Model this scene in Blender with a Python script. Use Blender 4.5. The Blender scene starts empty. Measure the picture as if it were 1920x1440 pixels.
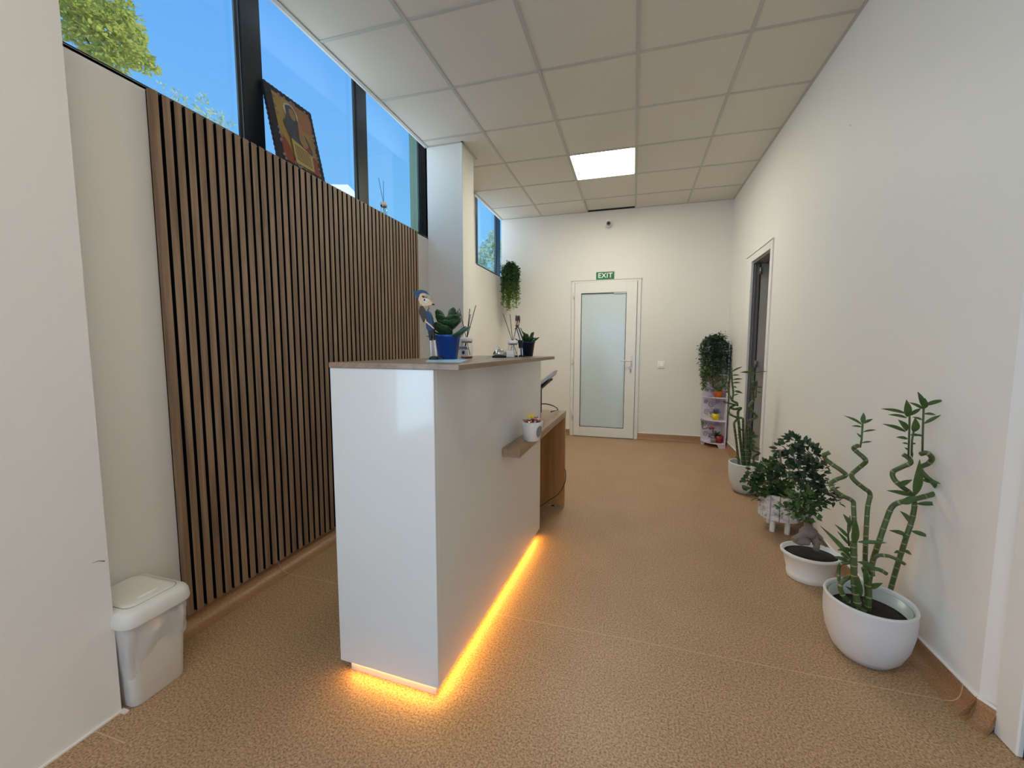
import bpy, math, random
from mathutils import Vector, Matrix, noise
random.seed(7)
PI = math.pi
SC = bpy.context.scene
COL = SC.collection
EYE = 1.19

# ------------------------------------------------------------------ camera
def cam_matrix(p, y, r):
    cy, sy, cp, sp, cr, sr = math.cos(y), math.sin(y), math.cos(p), math.sin(p), math.cos(r), math.sin(r)
    A = Matrix(((cy, -sy, 0), (sy, cy, 0), (0, 0, 1)))
    B = Matrix(((1, 0, 0), (0, 0, -1), (0, 1, 0)))
    P = Matrix(((1, 0, 0), (0, cp, -sp), (0, sp, cp)))
    Q = Matrix(((cr, -sr, 0), (sr, cr, 0), (0, 0, 1)))
    return Q @ P @ B @ A
F_PX = 773.8
MC = cam_matrix(8.84e-02, -2.854e-01, 1.4e-03)
cam_d = bpy.data.cameras.new('camera')
cam = bpy.data.objects.new('camera', cam_d)
COL.objects.link(cam)
rot = Matrix((MC[0], -MC[1], -MC[2])).transposed()
cam.matrix_world = Matrix.Translation((0, 0, EYE)) @ rot.to_4x4()
cam_d.sensor_width = 36
cam_d.lens = F_PX / 1920 * 36
cam_d.clip_start = 0.02
SC.camera = cam

def at(u, v, axis, val):
    """world point seen at photograph pixel (u, v) where it meets the plane axis = val"""
    d = MC.transposed() @ Vector(((u - 960) / F_PX, (v - 720) / F_PX, 1))
    o = EYE if axis == 2 else 0
    t = (val - o) / d[axis]
    return Vector((d.x * t, d.y * t, d.z * t + EYE))

# ------------------------------------------------------------------ render look
SC.view_settings.view_transform = 'Standard'
SC.view_settings.look = 'None'
SC.view_settings.gamma = 1
SC.view_settings.exposure = 0.0
SC.view_settings.use_curve_mapping = False
SC.cycles.max_bounces = 10
SC.cycles.diffuse_bounces = 6
SC.cycles.glossy_bounces = 4
SC.cycles.transparent_max_bounces = 16
SC.cycles.sample_clamp_indirect = 6
SC.cycles.use_denoising = True

# ------------------------------------------------------------------ world, sun, daylight
W = bpy.data.worlds.new('sky')
SC.world = W
W.use_nodes = True
nt = W.node_tree
nt.nodes.clear()
tc = nt.nodes.new('ShaderNodeTexCoord')
sx = nt.nodes.new('ShaderNodeSeparateXYZ')
cr = nt.nodes.new('ShaderNodeValToRGB')
bg = nt.nodes.new('ShaderNodeBackground')
wo = nt.nodes.new('ShaderNodeOutputWorld')
nt.links.new(tc.outputs['Generated'], sx.inputs[0])
nt.links.new(sx.outputs['Z'], cr.inputs[0])
nt.links.new(cr.outputs[0], bg.inputs[0])
nt.links.new(bg.outputs[0], wo.inputs[0])
el = cr.color_ramp.elements
el[0].position = 0.0; el[0].color = (0.30, 0.60, 0.88, 1)
el[1].position = 1.0; el[1].color = (0.07, 0.27, 0.80, 1)
e = el.new(0.28); e.color = (0.20, 0.56, 1.0, 1)
e = el.new(0.62); e.color = (0.115, 0.40, 0.95, 1)
bg.inputs['Strength'].default_value = 1.0

def light(name, kind, loc, direction, energy, color, size=None, size_y=None):
    d = bpy.data.lights.new(name, kind)
    d.energy = energy; d.color = color
    if size and kind == 'AREA':
        d.shape = 'RECTANGLE'; d.size = size; d.size_y = size_y or size
    o = bpy.data.objects.new(name, d)
    COL.objects.link(o)
    o.location = loc
    o.rotation_euler = Vector(direction).to_track_quat('-Z', 'Y').to_euler()
    return o
sun = light('sun', 'SUN', (5, 8, 12), (-0.45, -0.55, -0.9), 5.0, (1, .95, .86))
sun.data.angle = 0.01
# area lamps added as daylight fill, at unseen entrance glazing and the window band
light('entrance_daylight_fill', 'AREA', (-0.1, -3.16, 1.3), (0, 1, -0.03), 29, (0.42, 0.63, 1.0), 2.3, 2.1)
light('side_door_daylight_fill', 'AREA', (-1.72, -0.65, 1.15), (1, .25, -.25), 25, (0.52, 0.76, 1.0), 1.2, 1.3)
light('high_window_daylight_fill', 'AREA', (-2.02, 2.2, 2.75), (1, 0, -0.1), 11.5, (0.66, 0.88, 1.0), 2.8, 0.7)
light('far_window_daylight_fill', 'AREA', (-2.02, 5.2, 2.75), (1, 0, -0.1), 5.1, (0.70, 0.88, 1.0), 0.9, 0.7)

# ------------------------------------------------------------------ materials
def nodes_of(m):
    m.use_nodes = True
    return m.node_tree, m.node_tree.nodes['Principled BSDF']
def flat(name, col, rough=0.6, metal=0.0, spec=0.5, bump=0.0, bscale=80, coat=0, vary=0.0, vscale=5, trans=0, emit=None, estr=0, sub=0):
    m = bpy.data.materials.new(name)
    t, b = nodes_of(m)
    b.inputs['Base Color'].default_value = (*col, 1)
    b.inputs['Roughness'].default_value = rough
    b.inputs['Metallic'].default_value = metal
    b.inputs['Specular IOR Level'].default_value = spec
    b.inputs['Coat Weight'].default_value = coat
    b.inputs['Coat Roughness'].default_value = 0.03
    b.inputs['Transmission Weight'].default_value = trans
    if emit:
        b.inputs['Emission Color'].default_value = (*emit, 1)
        b.inputs['Emission Strength'].default_value = estr
    if vary or bump:
        c = t.nodes.new('ShaderNodeTexCoord')
        n = t.nodes.new('ShaderNodeTexNoise')
        n.inputs['Scale'].default_value = vscale if vary else bscale
        n.inputs['Detail'].default_value = 4
        t.links.new(c.outputs['Object'], n.inputs['Vector'])
        if vary:
            mx = t.nodes.new('ShaderNodeMix'); mx.data_type = 'RGBA'
            mx.inputs[6].default_value = (*[max(0, x * (1 - vary)) for x in col], 1)
            mx.inputs[7].default_value = (*[min(1, x * (1 + vary)) for x in col], 1)
            t.links.new(n.outputs[0], mx.inputs[0])
            t.links.new(mx.outputs[2], b.inputs['Base Color'])
        if bump:
            n2 = t.nodes.new('ShaderNodeTexNoise'); n2.inputs['Scale'].default_value = bscale
            t.links.new(c.outputs['Object'], n2.inputs['Vector'])
            bp = t.nodes.new('ShaderNodeBump'); bp.inputs['Strength'].default_value = bump
            bp.inputs['Distance'].default_value = 0.004
            t.links.new(n2.outputs[0], bp.inputs['Height'])
            t.links.new(bp.outputs[0], b.inputs['Normal'])
    return m
def speckle(name, cols, scale, rough, streak=None):
    """fine speckled vinyl: two noises and a few dark flecks"""
    m = bpy.data.materials.new(name)
    t, b = nodes_of(m)
    c = t.nodes.new('ShaderNodeTexCoord')
    n = t.nodes.new('ShaderNodeTexNoise'); n.inputs['Scale'].default_value = scale; n.inputs['Detail'].default_value = 3
    n.inputs['Roughness'].default_value = .7
    t.links.new(c.outputs['Object'], n.inputs['Vector'])
    r = t.nodes.new('ShaderNodeValToRGB'); e = r.color_ramp.elements
    e[0].position = .36; e[0].color = (*cols[0], 1)
    e[1].position = .66; e[1].color = (*cols[2], 1)
    k = e.new(.5); k.color = (*cols[1], 1)
    t.links.new(n.outputs[0], r.inputs[0])
    n2 = t.nodes.new('ShaderNodeTexNoise'); n2.inputs['Scale'].default_value = 3.0; n2.inputs['Detail'].default_value = 3
    t.links.new(c.outputs['Object'], n2.inputs['Vector'])
    mx = t.nodes.new('ShaderNodeMix'); mx.data_type = 'RGBA'; mx.blend_type = 'MULTIPLY'; mx.inputs[0].default_value = 1
    r2 = t.nodes.new('ShaderNodeValToRGB'); r2.color_ramp.elements[0].color = (.90, .88, .86, 1); r2.color_ramp.elements[0].position = .3
    r2.color_ramp.elements[1].color = (1, 1, 1, 1); r2.color_ramp.elements[1].position = .7
    t.links.new(n2.outputs[0], r2.inputs[0])
    t.links.new(r.outputs[0], mx.inputs[6]); t.links.new(r2.outputs[0], mx.inputs[7])
    t.links.new(mx.outputs[2], b.inputs['Base Color'])
    b.inputs['Roughness'].default_value = rough
    bp = t.nodes.new('ShaderNodeBump'); bp.inputs['Strength'].default_value = .12; bp.inputs['Distance'].default_value = .002
    t.links.new(n.outputs[0], bp.inputs['Height']); t.links.new(bp.outputs[0], b.inputs['Normal'])
    return m
def wood(name, a, b_, axis='Z', scale=1.0, rough=.5, contrast=1.0):
    m = bpy.data.materials.new(name)
    t, b = nodes_of(m)
    c = t.nodes.new('ShaderNodeTexCoord'); mp = t.nodes.new('ShaderNodeMapping')
    s = {'X': (1.2, 22, 22), 'Y': (22, 1.2, 22), 'Z': (22, 22, 1.2)}[axis]
    mp.inputs['Scale'].default_value = tuple(x * scale for x in s)
    t.links.new(c.outputs['Object'], mp.inputs[0])
    n = t.nodes.new('ShaderNodeTexNoise'); n.inputs['Scale'].default_value = 1.6; n.inputs['Detail'].default_value = 6
    n.inputs['Distortion'].default_value = .5
    t.links.new(mp.outputs[0], n.inputs['Vector'])
    r = t.nodes.new('ShaderNodeValToRGB'); e = r.color_ramp.elements
    e[0].position = .5 - .2 / contrast; e[0].color = (*a, 1)
    e[1].position = .5 + .2 / contrast; e[1].color = (*b_, 1)
    t.links.new(n.outputs[0], r.inputs[0]); t.links.new(r.outputs[0], b.inputs['Base Color'])
    b.inputs['Roughness'].default_value = rough
    return m
def glass(name, tint=(1, 1, 1), refl=.08, rough=0.0, film=0.0):
    m = bpy.data.materials.new(name); m.use_nodes = True
    t = m.node_tree; t.nodes.clear()
    o = t.nodes.new('ShaderNodeOutputMaterial'); mx = t.nodes.new('ShaderNodeMixShader')
    tr = t.nodes.new('ShaderNodeBsdfTransparent'); gl = t.nodes.new('ShaderNodeBsdfGlossy')
    tr.inputs[0].default_value = (*tint, 1); gl.inputs['Roughness'].default_value = rough
    lw = t.nodes.new('ShaderNodeLayerWeight'); lw.inputs['Blend'].default_value = .5
    pw = t.nodes.new('ShaderNodeMath'); pw.operation = 'POWER'; pw.inputs[1].default_value = 5
    ma = t.nodes.new('ShaderNodeMath'); ma.operation = 'MULTIPLY_ADD'; ma.inputs[1].default_value = .35; ma.inputs[2].default_value = refl * .4
    t.links.new(lw.outputs['Facing'], pw.inputs[0]); t.links.new(pw.outputs[0], ma.inputs[0])
    t.links.new(ma.outputs[0], mx.inputs[0])
    t.links.new(tr.outputs[0], mx.inputs[1]); t.links.new(gl.outputs[0], mx.inputs[2])
    last = mx
    if film:
        df = t.nodes.new('ShaderNodeBsdfDiffuse'); df.inputs[0].default_value = (*tint, 1)
        m2 = t.nodes.new('ShaderNodeMixShader'); m2.inputs[0].default_value = film
        t.links.new(mx.outputs[0], m2.inputs[1]); t.links.new(df.outputs[0], m2.inputs[2]); last = m2
    t.links.new(last.outputs[0], o.inputs[0])
    return m
def leafmat(name, col, vary=.35, rough=.45, trans=.25, grad=None):
    """leaf colour that varies from leaf to leaf; grad = (z_low, z_high, colour at the low end): trailing plants whose young tips are paler"""
    m = bpy.data.materials.new(name)
    t, b = nodes_of(m)
    c = t.nodes.new('ShaderNodeTexCoord')
    n = t.nodes.new('ShaderNodeTexNoise'); n.inputs['Scale'].default_value = 30; n.inputs['Detail'].default_value = 2
    t.links.new(c.outputs['Object'], n.inputs['Vector'])
    mx = t.nodes.new('ShaderNodeMix'); mx.data_type = 'RGBA'
    mx.inputs[6].default_value = (*[x * (1 - vary) for x in col], 1)
    mx.inputs[7].default_value = (*[min(1, x * (1 + vary)) for x in col], 1)
    t.links.new(n.outputs[0], mx.inputs[0])
    out = mx.outputs[2]
    if grad:
        sp = t.nodes.new('ShaderNodeSeparateXYZ'); t.links.new(c.outputs['Object'], sp.inputs[0])
        mr = t.nodes.new('ShaderNodeMapRange'); mr.inputs[1].default_value = grad[0]; mr.inputs[2].default_value = grad[1]
        mr.inputs[3].default_value = 1; mr.inputs[4].default_value = 0
        t.links.new(sp.outputs['Z'], mr.inputs[0])
        m2 = t.nodes.new('ShaderNodeMix'); m2.data_type = 'RGBA'
        t.links.new(mr.outputs[0], m2.inputs[0]); t.links.new(out, m2.inputs[6]); m2.inputs[7].default_value = (*grad[2], 1)
        out = m2.outputs[2]
    t.links.new(out, b.inputs['Base Color'])
    b.inputs['Roughness'].default_value = rough
    o = [x for x in t.nodes if x.type == 'OUTPUT_MATERIAL'][0]
    ts = t.nodes.new('ShaderNodeBsdfTranslucent'); t.links.new(out, ts.inputs[0])
    ms = t.nodes.new('ShaderNodeMixShader'); ms.inputs[0].default_value = trans
    t.links.new(b.outputs[0], ms.inputs[1]); t.links.new(ts.outputs[0], ms.inputs[2]); t.links.new(ms.outputs[0], o.inputs[0])
    return m

M = {}
M['wall'] = flat('wall_paint', (.80, .775, .725), .55, spec=.3, bump=.10, bscale=60)
M['wall_gloss'] = flat('wall_paint_satin', (.80, .78, .74), .55, spec=.4, bump=.06, bscale=40)
M['tile'] = flat('ceiling_tile', (.69, .65, .57), .9, spec=.15, bump=.08, bscale=300)
M['tbar'] = flat('ceiling_grid_metal', (.50, .49, .44), .5, spec=.3)
M['floor'] = speckle('speckled_vinyl', ((.21, .110, .046), (.42, .262, .140), (.58, .40, .25)), 150, .45)
M['skirt'] = speckle('vinyl_skirting', ((.27, .135, .06), (.36, .195, .09), (.45, .265, .135)), 220, .42)
M['weld'] = flat('vinyl_weld', (.58, .40, .23), .5)
M['seal'] = flat('white_sealant', (.82, .80, .74), .4)
M['pvc'] = flat('white_pvc', (.80, .79, .755), .28, spec=.45)
M['frame_dark'] = flat('anthracite_frame', (.006, .0085, .012), .45)
M['fin'] = flat('sky_reflection_strip', (.45, .55, .65), .35)  # pale blue-grey paints sky light caught beside the mullions
M['glass'] = glass('window_glass')
M['frost'] = flat('frosted_glass', (.60, .70, .725), .12, spec=.5, coat=.4)
M['lamp'] = flat('lamp_diffuser', (.9, .9, .85), .5, emit=(1, .96, .79), estr=30)
M['fill_lamp_warm'] = flat('warm_fill_diffuser', (.9, .9, .85), .5, emit=(1, .88, .70), estr=13.5)  # glow of the unseen panels added behind the viewpoint
M['slat'] = wood('slat_veneer', (.155, .095, .052), (.36, .24, .15), 'Z', 1.0, .5, 1.0)
M['felt'] = flat('black_felt', (.004, .004, .004), .95, spec=.1)
M['lacq'] = flat('white_gloss_lacquer', (.70, .70, .67), .22, spec=.5, coat=.45)
M['lacq_d'] = flat('panel_edge', (.60, .62, .64), .3)
M['top'] = wood('countertop_laminate', (.20, .125, .075), (.34, .235, .155), 'Y', .8, .33)
M['desk'] = wood('desk_laminate', (.25, .16, .085), (.40, .275, .165), 'Y', .8, .38)
M['deskleg'] = wood('desk_panel', (.30, .135, .03), (.50, .25, .075), 'Z', .45, .45, 1.3)
M['led'] = flat('amber_led', (1, .6, .1), .5, emit=(1, .50, .07), estr=36)
M['black'] = flat('black_plastic', (.008, .008, .010), .55)
M['cable'] = flat('black_cable', (.02, .015, .02), .5)
M['white'] = flat('white_plastic', (.78, .76, .70), .35)
M['lidw'] = flat('bright_white_cap', (.92, .91, .88), .35)
M['bin'] = flat('bin_plastic', (.74, .725, .66), .38)
M['liner'] = glass('bin_liner_film', (.88, .87, .85), .5, .22, .42)
M['potw'] = flat('white_ceramic', (.62, .62, .62), .5, bump=.25, bscale=45)
M['potp'] = flat('white_pot_plastic', (.76, .76, .75), .3)
M['potin'] = flat('inner_pot_plastic', (.42, .46, .45), .3)
M['soil'] = flat('dark_soil', (.018, .011, .007), .95, bump=1.0, bscale=90)
M['bark'] = flat('grey_bark', (.20, .175, .145), .85, bump=.7, bscale=40, vary=.4, vscale=18)
M['stalk'] = flat('green_stalk', (.062, .092, .026), .4, vary=.4, vscale=14)
M['stalk_d'] = flat('dark_green_stalk', (.045, .075, .022), .45, vary=.4, vscale=14)
M['node'] = flat('pale_stalk_ring', (.25, .25, .12), .6)
M['leaf_b'] = leafmat('bamboo_leaf', (.062, .120, .026))
M['leaf_f'] = leafmat('ficus_leaf', (.028, .060, .024), .4, .35, .12)
M['leaf_f2'] = leafmat('ficus_young_leaf', (.065, .135, .035), .35, .4, .2)
M['leaf_g'] = leafmat('geranium_leaf', (.045, .105, .028), .4, .6, .18)
M['leaf_k'] = leafmat('succulent_leaf', (.030, .075, .022), .35, .35, .05)
M['leaf_k2'] = leafmat('succulent_back', (.10, .21, .17), .2, .4, .05)
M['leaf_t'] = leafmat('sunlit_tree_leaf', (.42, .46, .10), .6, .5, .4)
M['leaf_t2'] = leafmat('silvery_tree_leaf', (.48, .58, .36), .4, .5, .4)
M['wood_t'] = flat('tree_bark', (.10, .07, .05), .9)
M['blue'] = flat('cobalt_pot', (.010, .060, .30), .3, spec=.5)
M['navy'] = flat('navy_pot', (.006, .012, .045), .3, spec=.5)
M['jar'] = glass('jar_glass', (.93, .94, .93), .25)
M['liquid'] = flat('pink_liquid', (.30, .06, .05), .2)
M['label'] = flat('paper_label', (.72, .72, .72), .7)
M['ink'] = flat('label_ink', (.03, .035, .09), .7)
M['reed'] = flat('dark_reed', (.028, .016, .012), .8)
M['chrome'] = flat('chrome', (.72, .72, .72), .12, metal=1)
M['acryl'] = glass('clear_acrylic', (.90, .91, .93), .4)
M['card'] = flat('white_card', (.78, .77, .76), .7)
M['sheet'] = flat('pale_blue_paper', (.36, .60, .80), .6)
M['cream'] = flat('painted_face', (.72, .52, .33), .6)
M['nose'] = flat('painted_nose', (.42, .33, .24), .6)
M['blueknit'] = flat('blue_felt_hair', (.03, .09, .19), .8, bump=.5)
M['suit'] = flat('painted_blue_suit', (.015, .055, .14), .6)
M['wing'] = flat('dark_grey_cape', (.060, .052, .042), .7)
M['brown'] = flat('painted_brown', (.10, .065, .045), .7)
M['grey'] = flat('grey_inlay', (.22, .21, .18), .5)
M['yellow'] = flat('yellow_pot', (.75, .55, .012), .4)
M['orange'] = flat('orange_pot', (.72, .15, .015), .4)
M['red'] = flat('red_pot', (.30, .012, .022), .4)
M['lilac'] = flat('pale_lilac_board', (.66, .60, .70), .5)
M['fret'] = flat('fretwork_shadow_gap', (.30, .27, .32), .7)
M['steel'] = flat('grey_door_metal', (.24, .225, .225), .38, metal=.3)
M['leafdoor'] = flat('grey_door_leaf', (.50, .49, .465), .5)
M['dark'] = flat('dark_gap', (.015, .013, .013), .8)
M['green'] = flat('exit_green', (.004, .17, .06), .5)
M['signw'] = flat('sign_white', (.80, .82, .78), .5)
M['facade'] = flat('pale_green_render', (.40, .56, .36), .8)
M['paving'] = flat('pale_paving', (.62, .60, .56), .85, vary=.1, vscale=2)
M['roofw'] = flat('white_roof', (.85, .86, .88), .7)
M['picket'] = speckle('whitewashed_wood', ((.30, .29, .30), (.66, .66, .68), (.80, .80, .80)), 26, .7)
M['gold'] = flat('icon_gold', (.34, .22, .045), .5, vary=.35, vscale=9)
M['ired'] = flat('icon_red', (.22, .045, .018), .5, vary=.3, vscale=9)
M['iorange'] = flat('icon_orange', (.30, .13, .055), .5, vary=.3, vscale=9)
M['iscroll'] = flat('icon_scroll', (.42, .33, .12), .6)
M['irobe'] = flat('icon_robe', (.055, .065, .085), .6, vary=.4, vscale=30)
M['ihalo'] = flat('icon_halo', (.50, .46, .36), .5)
M['iskin'] = flat('icon_skin', (.30, .18, .09), .6)
M['iframe'] = flat('icon_frame', (.016, .012, .020), .7, bump=1.0, bscale=70)
M['iflower'] = flat('icon_flowers', (.28, .20, .22), .7)
M['succ'] = flat('grey_succulent', (.10, .13, .17), .6)
M['spider'] = leafmat('spider_leaf', (.16, .24, .07), .3, .5, .3)
SWEETS = [flat('sweet_' + n, c, .25, metal=.3) for n, c in (('pink', (.65, .22, .20)), ('red', (.35, .03, .05)), ('gold', (.70, .35, .10)),
          ('silver', (.65, .55, .55)), ('plum', (.14, .03, .06)))]

# ------------------------------------------------------------------ mesh builder
class MB:
    def __init__(s): s.v = []; s.f = []; s.m = []; s.s = []
    def add(s, vs, fs, mat=0, smooth=False):
        o = len(s.v); s.v += [tuple(x) for x in vs]
        for f in fs: s.f.append(tuple(i + o for i in f)); s.m.append(mat); s.s.append(smooth)
        return s
    def box(s, x0, x1, y0, y1, z0, z1, mat=0, tf=None, bev=0):
        if bev:
            b = bev
            vs = []
            # chamfered box as 24 vertices
            X = (x0, x1); Y = (y0, y1); Z = (z0, z1); idx = {}
            for i in (0, 1):
                for j in (0, 1):
                    for k in (0, 1):
                        sx_, sy_, sz_ = (1, -1)[i], (1, -1)[j], (1, -1)[k]
                        idx[i, j, k, 'x'] = len(vs); vs.append((X[i], Y[j] + sy_ * b, Z[k] + sz_ * b))
                        idx[i, j, k, 'y'] = len(vs); vs.append((X[i] + sx_ * b, Y[j], Z[k] + sz_ * b))
                        idx[i, j, k, 'z'] = len(vs); vs.append((X[i] + sx_ * b, Y[j] + sy_ * b, Z[k]))
            fs = []
            for i in (0, 1):
                fs.append([idx[i, a, c, 'x'] for a, c in ((0, 0), (1, 0), (1, 1), (0, 1))])
                fs.append([idx[a, i, c, 'y'] for a, c in ((0, 0), (1, 0), (1, 1), (0, 1))])
                fs.append([idx[a, c, i, 'z'] for a, c in ((0, 0), (1, 0), (1, 1), (0, 1))])
            for i in (0, 1):
                for j in (0, 1):
                    fs.append([idx[i, j, 0, 'x'], idx[i, j, 1, 'x'], idx[i, j, 1, 'y'], idx[i, j, 0, 'y']])
                    fs.append([idx[i, 0, j, 'x'], idx[i, 1, j, 'x'], idx[i, 1, j, 'z'], idx[i, 0, j, 'z']])
                    fs.append([idx[0, i, j, 'y'], idx[1, i, j, 'y'], idx[1, i, j, 'z'], idx[0, i, j, 'z']])
                    for k in (0, 1): fs.append([idx[i, j, k, c] for c in 'xyz'])
        else:
            vs = [(x, y, z) for x in (x0, x1) for y in (y0, y1) for z in (z0, z1)]
            fs = [(0, 1, 3, 2), (4, 6, 7, 5), (0, 4, 5, 1), (2, 3, 7, 6), (0, 2, 6, 4), (1, 5, 7, 3)]
        if tf: vs = [tf(Vector(q)) for q in vs]
        return s.add(vs, fs, mat)
    def tube(s, pts, r, seg=8, mat=0, caps=True, ring=None, rmat=1, rr=1.0):
        pts = [Vector(p) for p in pts]; n = len(pts)
        rs = r if isinstance(r, (list, tuple)) else [r] * n
        t0 = (pts[1] - pts[0]).normalized()
        up = Vector((0, 0, 1)) if abs(t0.z) < .9 else Vector((1, 0, 0))
        nrm = t0.cross(up).normalized(); o = len(s.v)
        for i, p in enumerate(pts):
            t = (pts[min(i + 1, n - 1)] - pts[max(i - 1, 0)]).normalized()
            nrm = (nrm - t * nrm.dot(t)).normalized(); b = t.cross(nrm)
            for k in range(seg):
                a = 2 * PI * k / seg
                s.v.append(tuple(p + (nrm * math.cos(a) + b * math.sin(a)) * rs[i]))
        for i in range(n - 1):
            mm = rmat if ring and ring[i] else mat
            for k in range(seg):
                k2 = (k + 1) % seg
                s.f.append((o + i * seg + k, o + i * seg + k2, o + (i + 1) * seg + k2, o + (i + 1) * seg + k)); s.m.append(mm); s.s.append(True)
        if caps:
            s.f.append(tuple(o + k for k in range(seg))[::-1]); s.m.append(mat); s.s.append(False)
            s.f.append(tuple(o + (n - 1) * seg + k for k in range(seg))); s.m.append(mat); s.s.append(False)
        return s
    def lathe(s, prof, cx=0, cy=0, seg=40, mat=0, sx=1, sy=1, smooth=True, mats=None, rotz=0):
        o = len(s.v); n = len(prof); c, d = math.cos(rotz), math.sin(rotz)
        for r, z in prof:
            for k in range(seg):
                a = 2 * PI * k / seg
                x, y = r * math.cos(a) * sx, r * math.sin(a) * sy
                s.v.append((cx + x * c - y * d, cy + x * d + y * c, z))
        for i in range(n - 1):
            for k in range(seg):
                k2 = (k + 1) % seg
                s.f.append((o + i * seg + k, o + i * seg + k2, o + (i + 1) * seg + k2, o + (i + 1) * seg + k)); s.m.append(mats[i] if mats else mat); s.s.append(smooth)
        for i, rev in ((0, True), (n - 1, False)):
            if prof[i][0] > 1e-5:
                f = tuple(o + i * seg + k for k in range(seg)); s.f.append(f[::-1] if rev else f); s.m.append(mats[min(i, n - 2)] if mats else mat); s.s.append(False)
        return s
    def blob(s, c, r, seg=12, rings=8, mat=0, wob=0, seed=0):
        c = Vector(c); r = Vector(r) if not isinstance(r, (int, float)) else Vector((r, r, r)); vs = []; fs = []
        for i in range(rings + 1):
            th = PI * i / rings
            for k in range(seg):
                a = 2 * PI * k / seg
                d = Vector((math.sin(th) * math.cos(a), math.sin(th) * math.sin(a), math.cos(th)))
                w = 1 + wob * noise.noise(d * 2.2 + Vector((seed, seed, 0)))
                vs.append(c + Vector((d.x * r.x, d.y * r.y, d.z * r.z)) * w)
        for i in range(rings):
            for k in range(seg):
                k2 = (k + 1) % seg; fs.append((i * seg + k, (i + 1) * seg + k, (i + 1) * seg + k2, i * seg + k2))
        return s.add(vs, fs, mat, True)
    def leaf(s, a, b, w, nrm=None, bend=0.0, mat=0, fold=.25, wide=.4, seg=4, roundness=0.0):
        """a leaf from stem point a to tip b: folded along its midrib, bending away"""
        a = Vector(a); b = Vector(b); d = b - a; L = d.length
        if L < 1e-6: return s
        t = d / L
        nrm = Vector(nrm) if nrm is not None else Vector((random.uniform(-1, 1), random.uniform(-1, 1), 1))
        nrm = nrm - t * nrm.dot(t)
        if nrm.length < 1e-3: nrm = t.orthogonal()
        nrm.normalize(); side = t.cross(nrm)
        vs = []; fs = []
        for i in range(seg + 1):
            u = i / seg
            if roundness: wd = w * math.sqrt(max(0, 1 - (2 * u - 1) ** 2)) * (.75 + .35 * u)
            else: wd = w * (math.sin(PI * u ** (math.log(.5) / math.log(wide)))) ** .9 if 0 < u < 1 else 0
            p = a + t * (L * u) + nrm * (bend * L * math.sin(PI * u) - 0)
            if i in (0, seg): wd = max(wd, w * .06)
            vs += [p - side * wd * .5 + nrm * wd * fold, p, p + side * wd * .5 + nrm * wd * fold]
        for i in range(seg):
            q = i * 3; fs += [(q, q + 1, q + 4, q + 3), (q + 1, q + 2, q + 5, q + 4)]
        return s.add(vs, fs, mat, True)
    def prism(s, pts, z0, z1, mat=0, tf=None):
        """polygon pts (x, y) extruded in z, then mapped by tf"""
        n = len(pts)
        vs = [Vector((x, y, z0)) for x, y in pts] + [Vector((x, y, z1)) for x, y in pts]
        if tf: vs = [tf(q) for q in vs]
        fs = [tuple(range(n))[::-1], tuple(range(n, 2 * n))] + [(i, (i + 1) % n, (i + 1) % n + n, i + n) for i in range(n)]
        return s.add(vs, fs, mat)
    def build(s, name, mats, parent=None, loc=None, label=None, stuff=False):
        me = bpy.data.meshes.new(name); L = Vector(loc) if loc is not None else Vector((0, 0, 0))
        me.from_pydata([tuple(Vector(q) - L) for q in s.v], [], s.f)
        for m in (mats if isinstance(mats, (list, tuple)) else [mats]): me.materials.append(M[m] if isinstance(m, str) else m)
        me.polygons.foreach_set('material_index', s.m); me.polygons.foreach_set('use_smooth', s.s)
        me.update()
        o = bpy.data.objects.new(name, me); COL.objects.link(o); o.location = L
        if parent:
            o.parent = parent
            w = parent; off = Vector((0, 0, 0))
            while w: off += w.location; w = w.parent
            o.location = L - off
        if label: o['label'] = label
        if stuff: o['kind'] = 'stuff'
        return o
def tag(o, label, cat, group=None, kind=None):
    o['label'] = label
    if cat: o['category'] = cat
    if group: o['group'] = group
    if kind: o['kind'] = kind
    return o
def empty(name, loc, label=None, cat=None, group=None):
    o = bpy.data.objects.new(name, None); o.empty_display_size = .05; COL.objects.link(o); o.location = loc
    if label: tag(o, label, cat, group)
    return o
def struct(o, label=None):
    o['kind'] = 'structure'
    if label: o['label'] = label
    return o
def text_obj(name, body, size, mat, parent, loc, rotm, extrude=.0004, font_scale_x=1.0, bold=0.0):
    """letters as a real mesh"""
    cu = bpy.data.curves.new(name, 'FONT'); cu.body = body; cu.size = size; cu.extrude = extrude; cu.offset = bold
    cu.space_character = 1.0 + bold * 60
    cu.align_x = 'CENTER'; cu.align_y = 'CENTER'
    tmp = bpy.data.objects.new(name, cu); COL.objects.link(tmp)
    bpy.context.view_layer.update()
    me = bpy.data.meshes.new_from_object(tmp.evaluated_get(bpy.context.evaluated_depsgraph_get()))
    bpy.data.objects.remove(tmp)
    me.transform(Matrix.Diagonal((font_scale_x, 1, 1, 1)))
    me.transform(rotm.to_4x4())
    me.materials.clear(); me.materials.append(M[mat])
    o = bpy.data.objects.new(name, me); COL.objects.link(o)
    o.parent = parent
    w = parent; off = Vector((0, 0, 0))
    while w: off += w.location; w = w.parent
    o.location = Vector(loc) - off
    return o
def smooth_path(pts, n=6):
    """Catmull-Rom through the points"""
    P = [Vector(p) for p in pts]; P = [P[0] * 2 - P[1]] + P + [P[-1] * 2 - P[-2]]; out = []
    for i in range(1, len(P) - 2):
        a, b, c, d = P[i - 1:i + 3]
        for k in range(n):
            t = k / n
            out.append(.5 * ((2 * b) + (c - a) * t + (2 * a - 5 * b + 4 * c - d) * t * t + (-a + 3 * b - 3 * c + d) * t ** 3))
    out.append(P[-2]); return out
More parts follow.
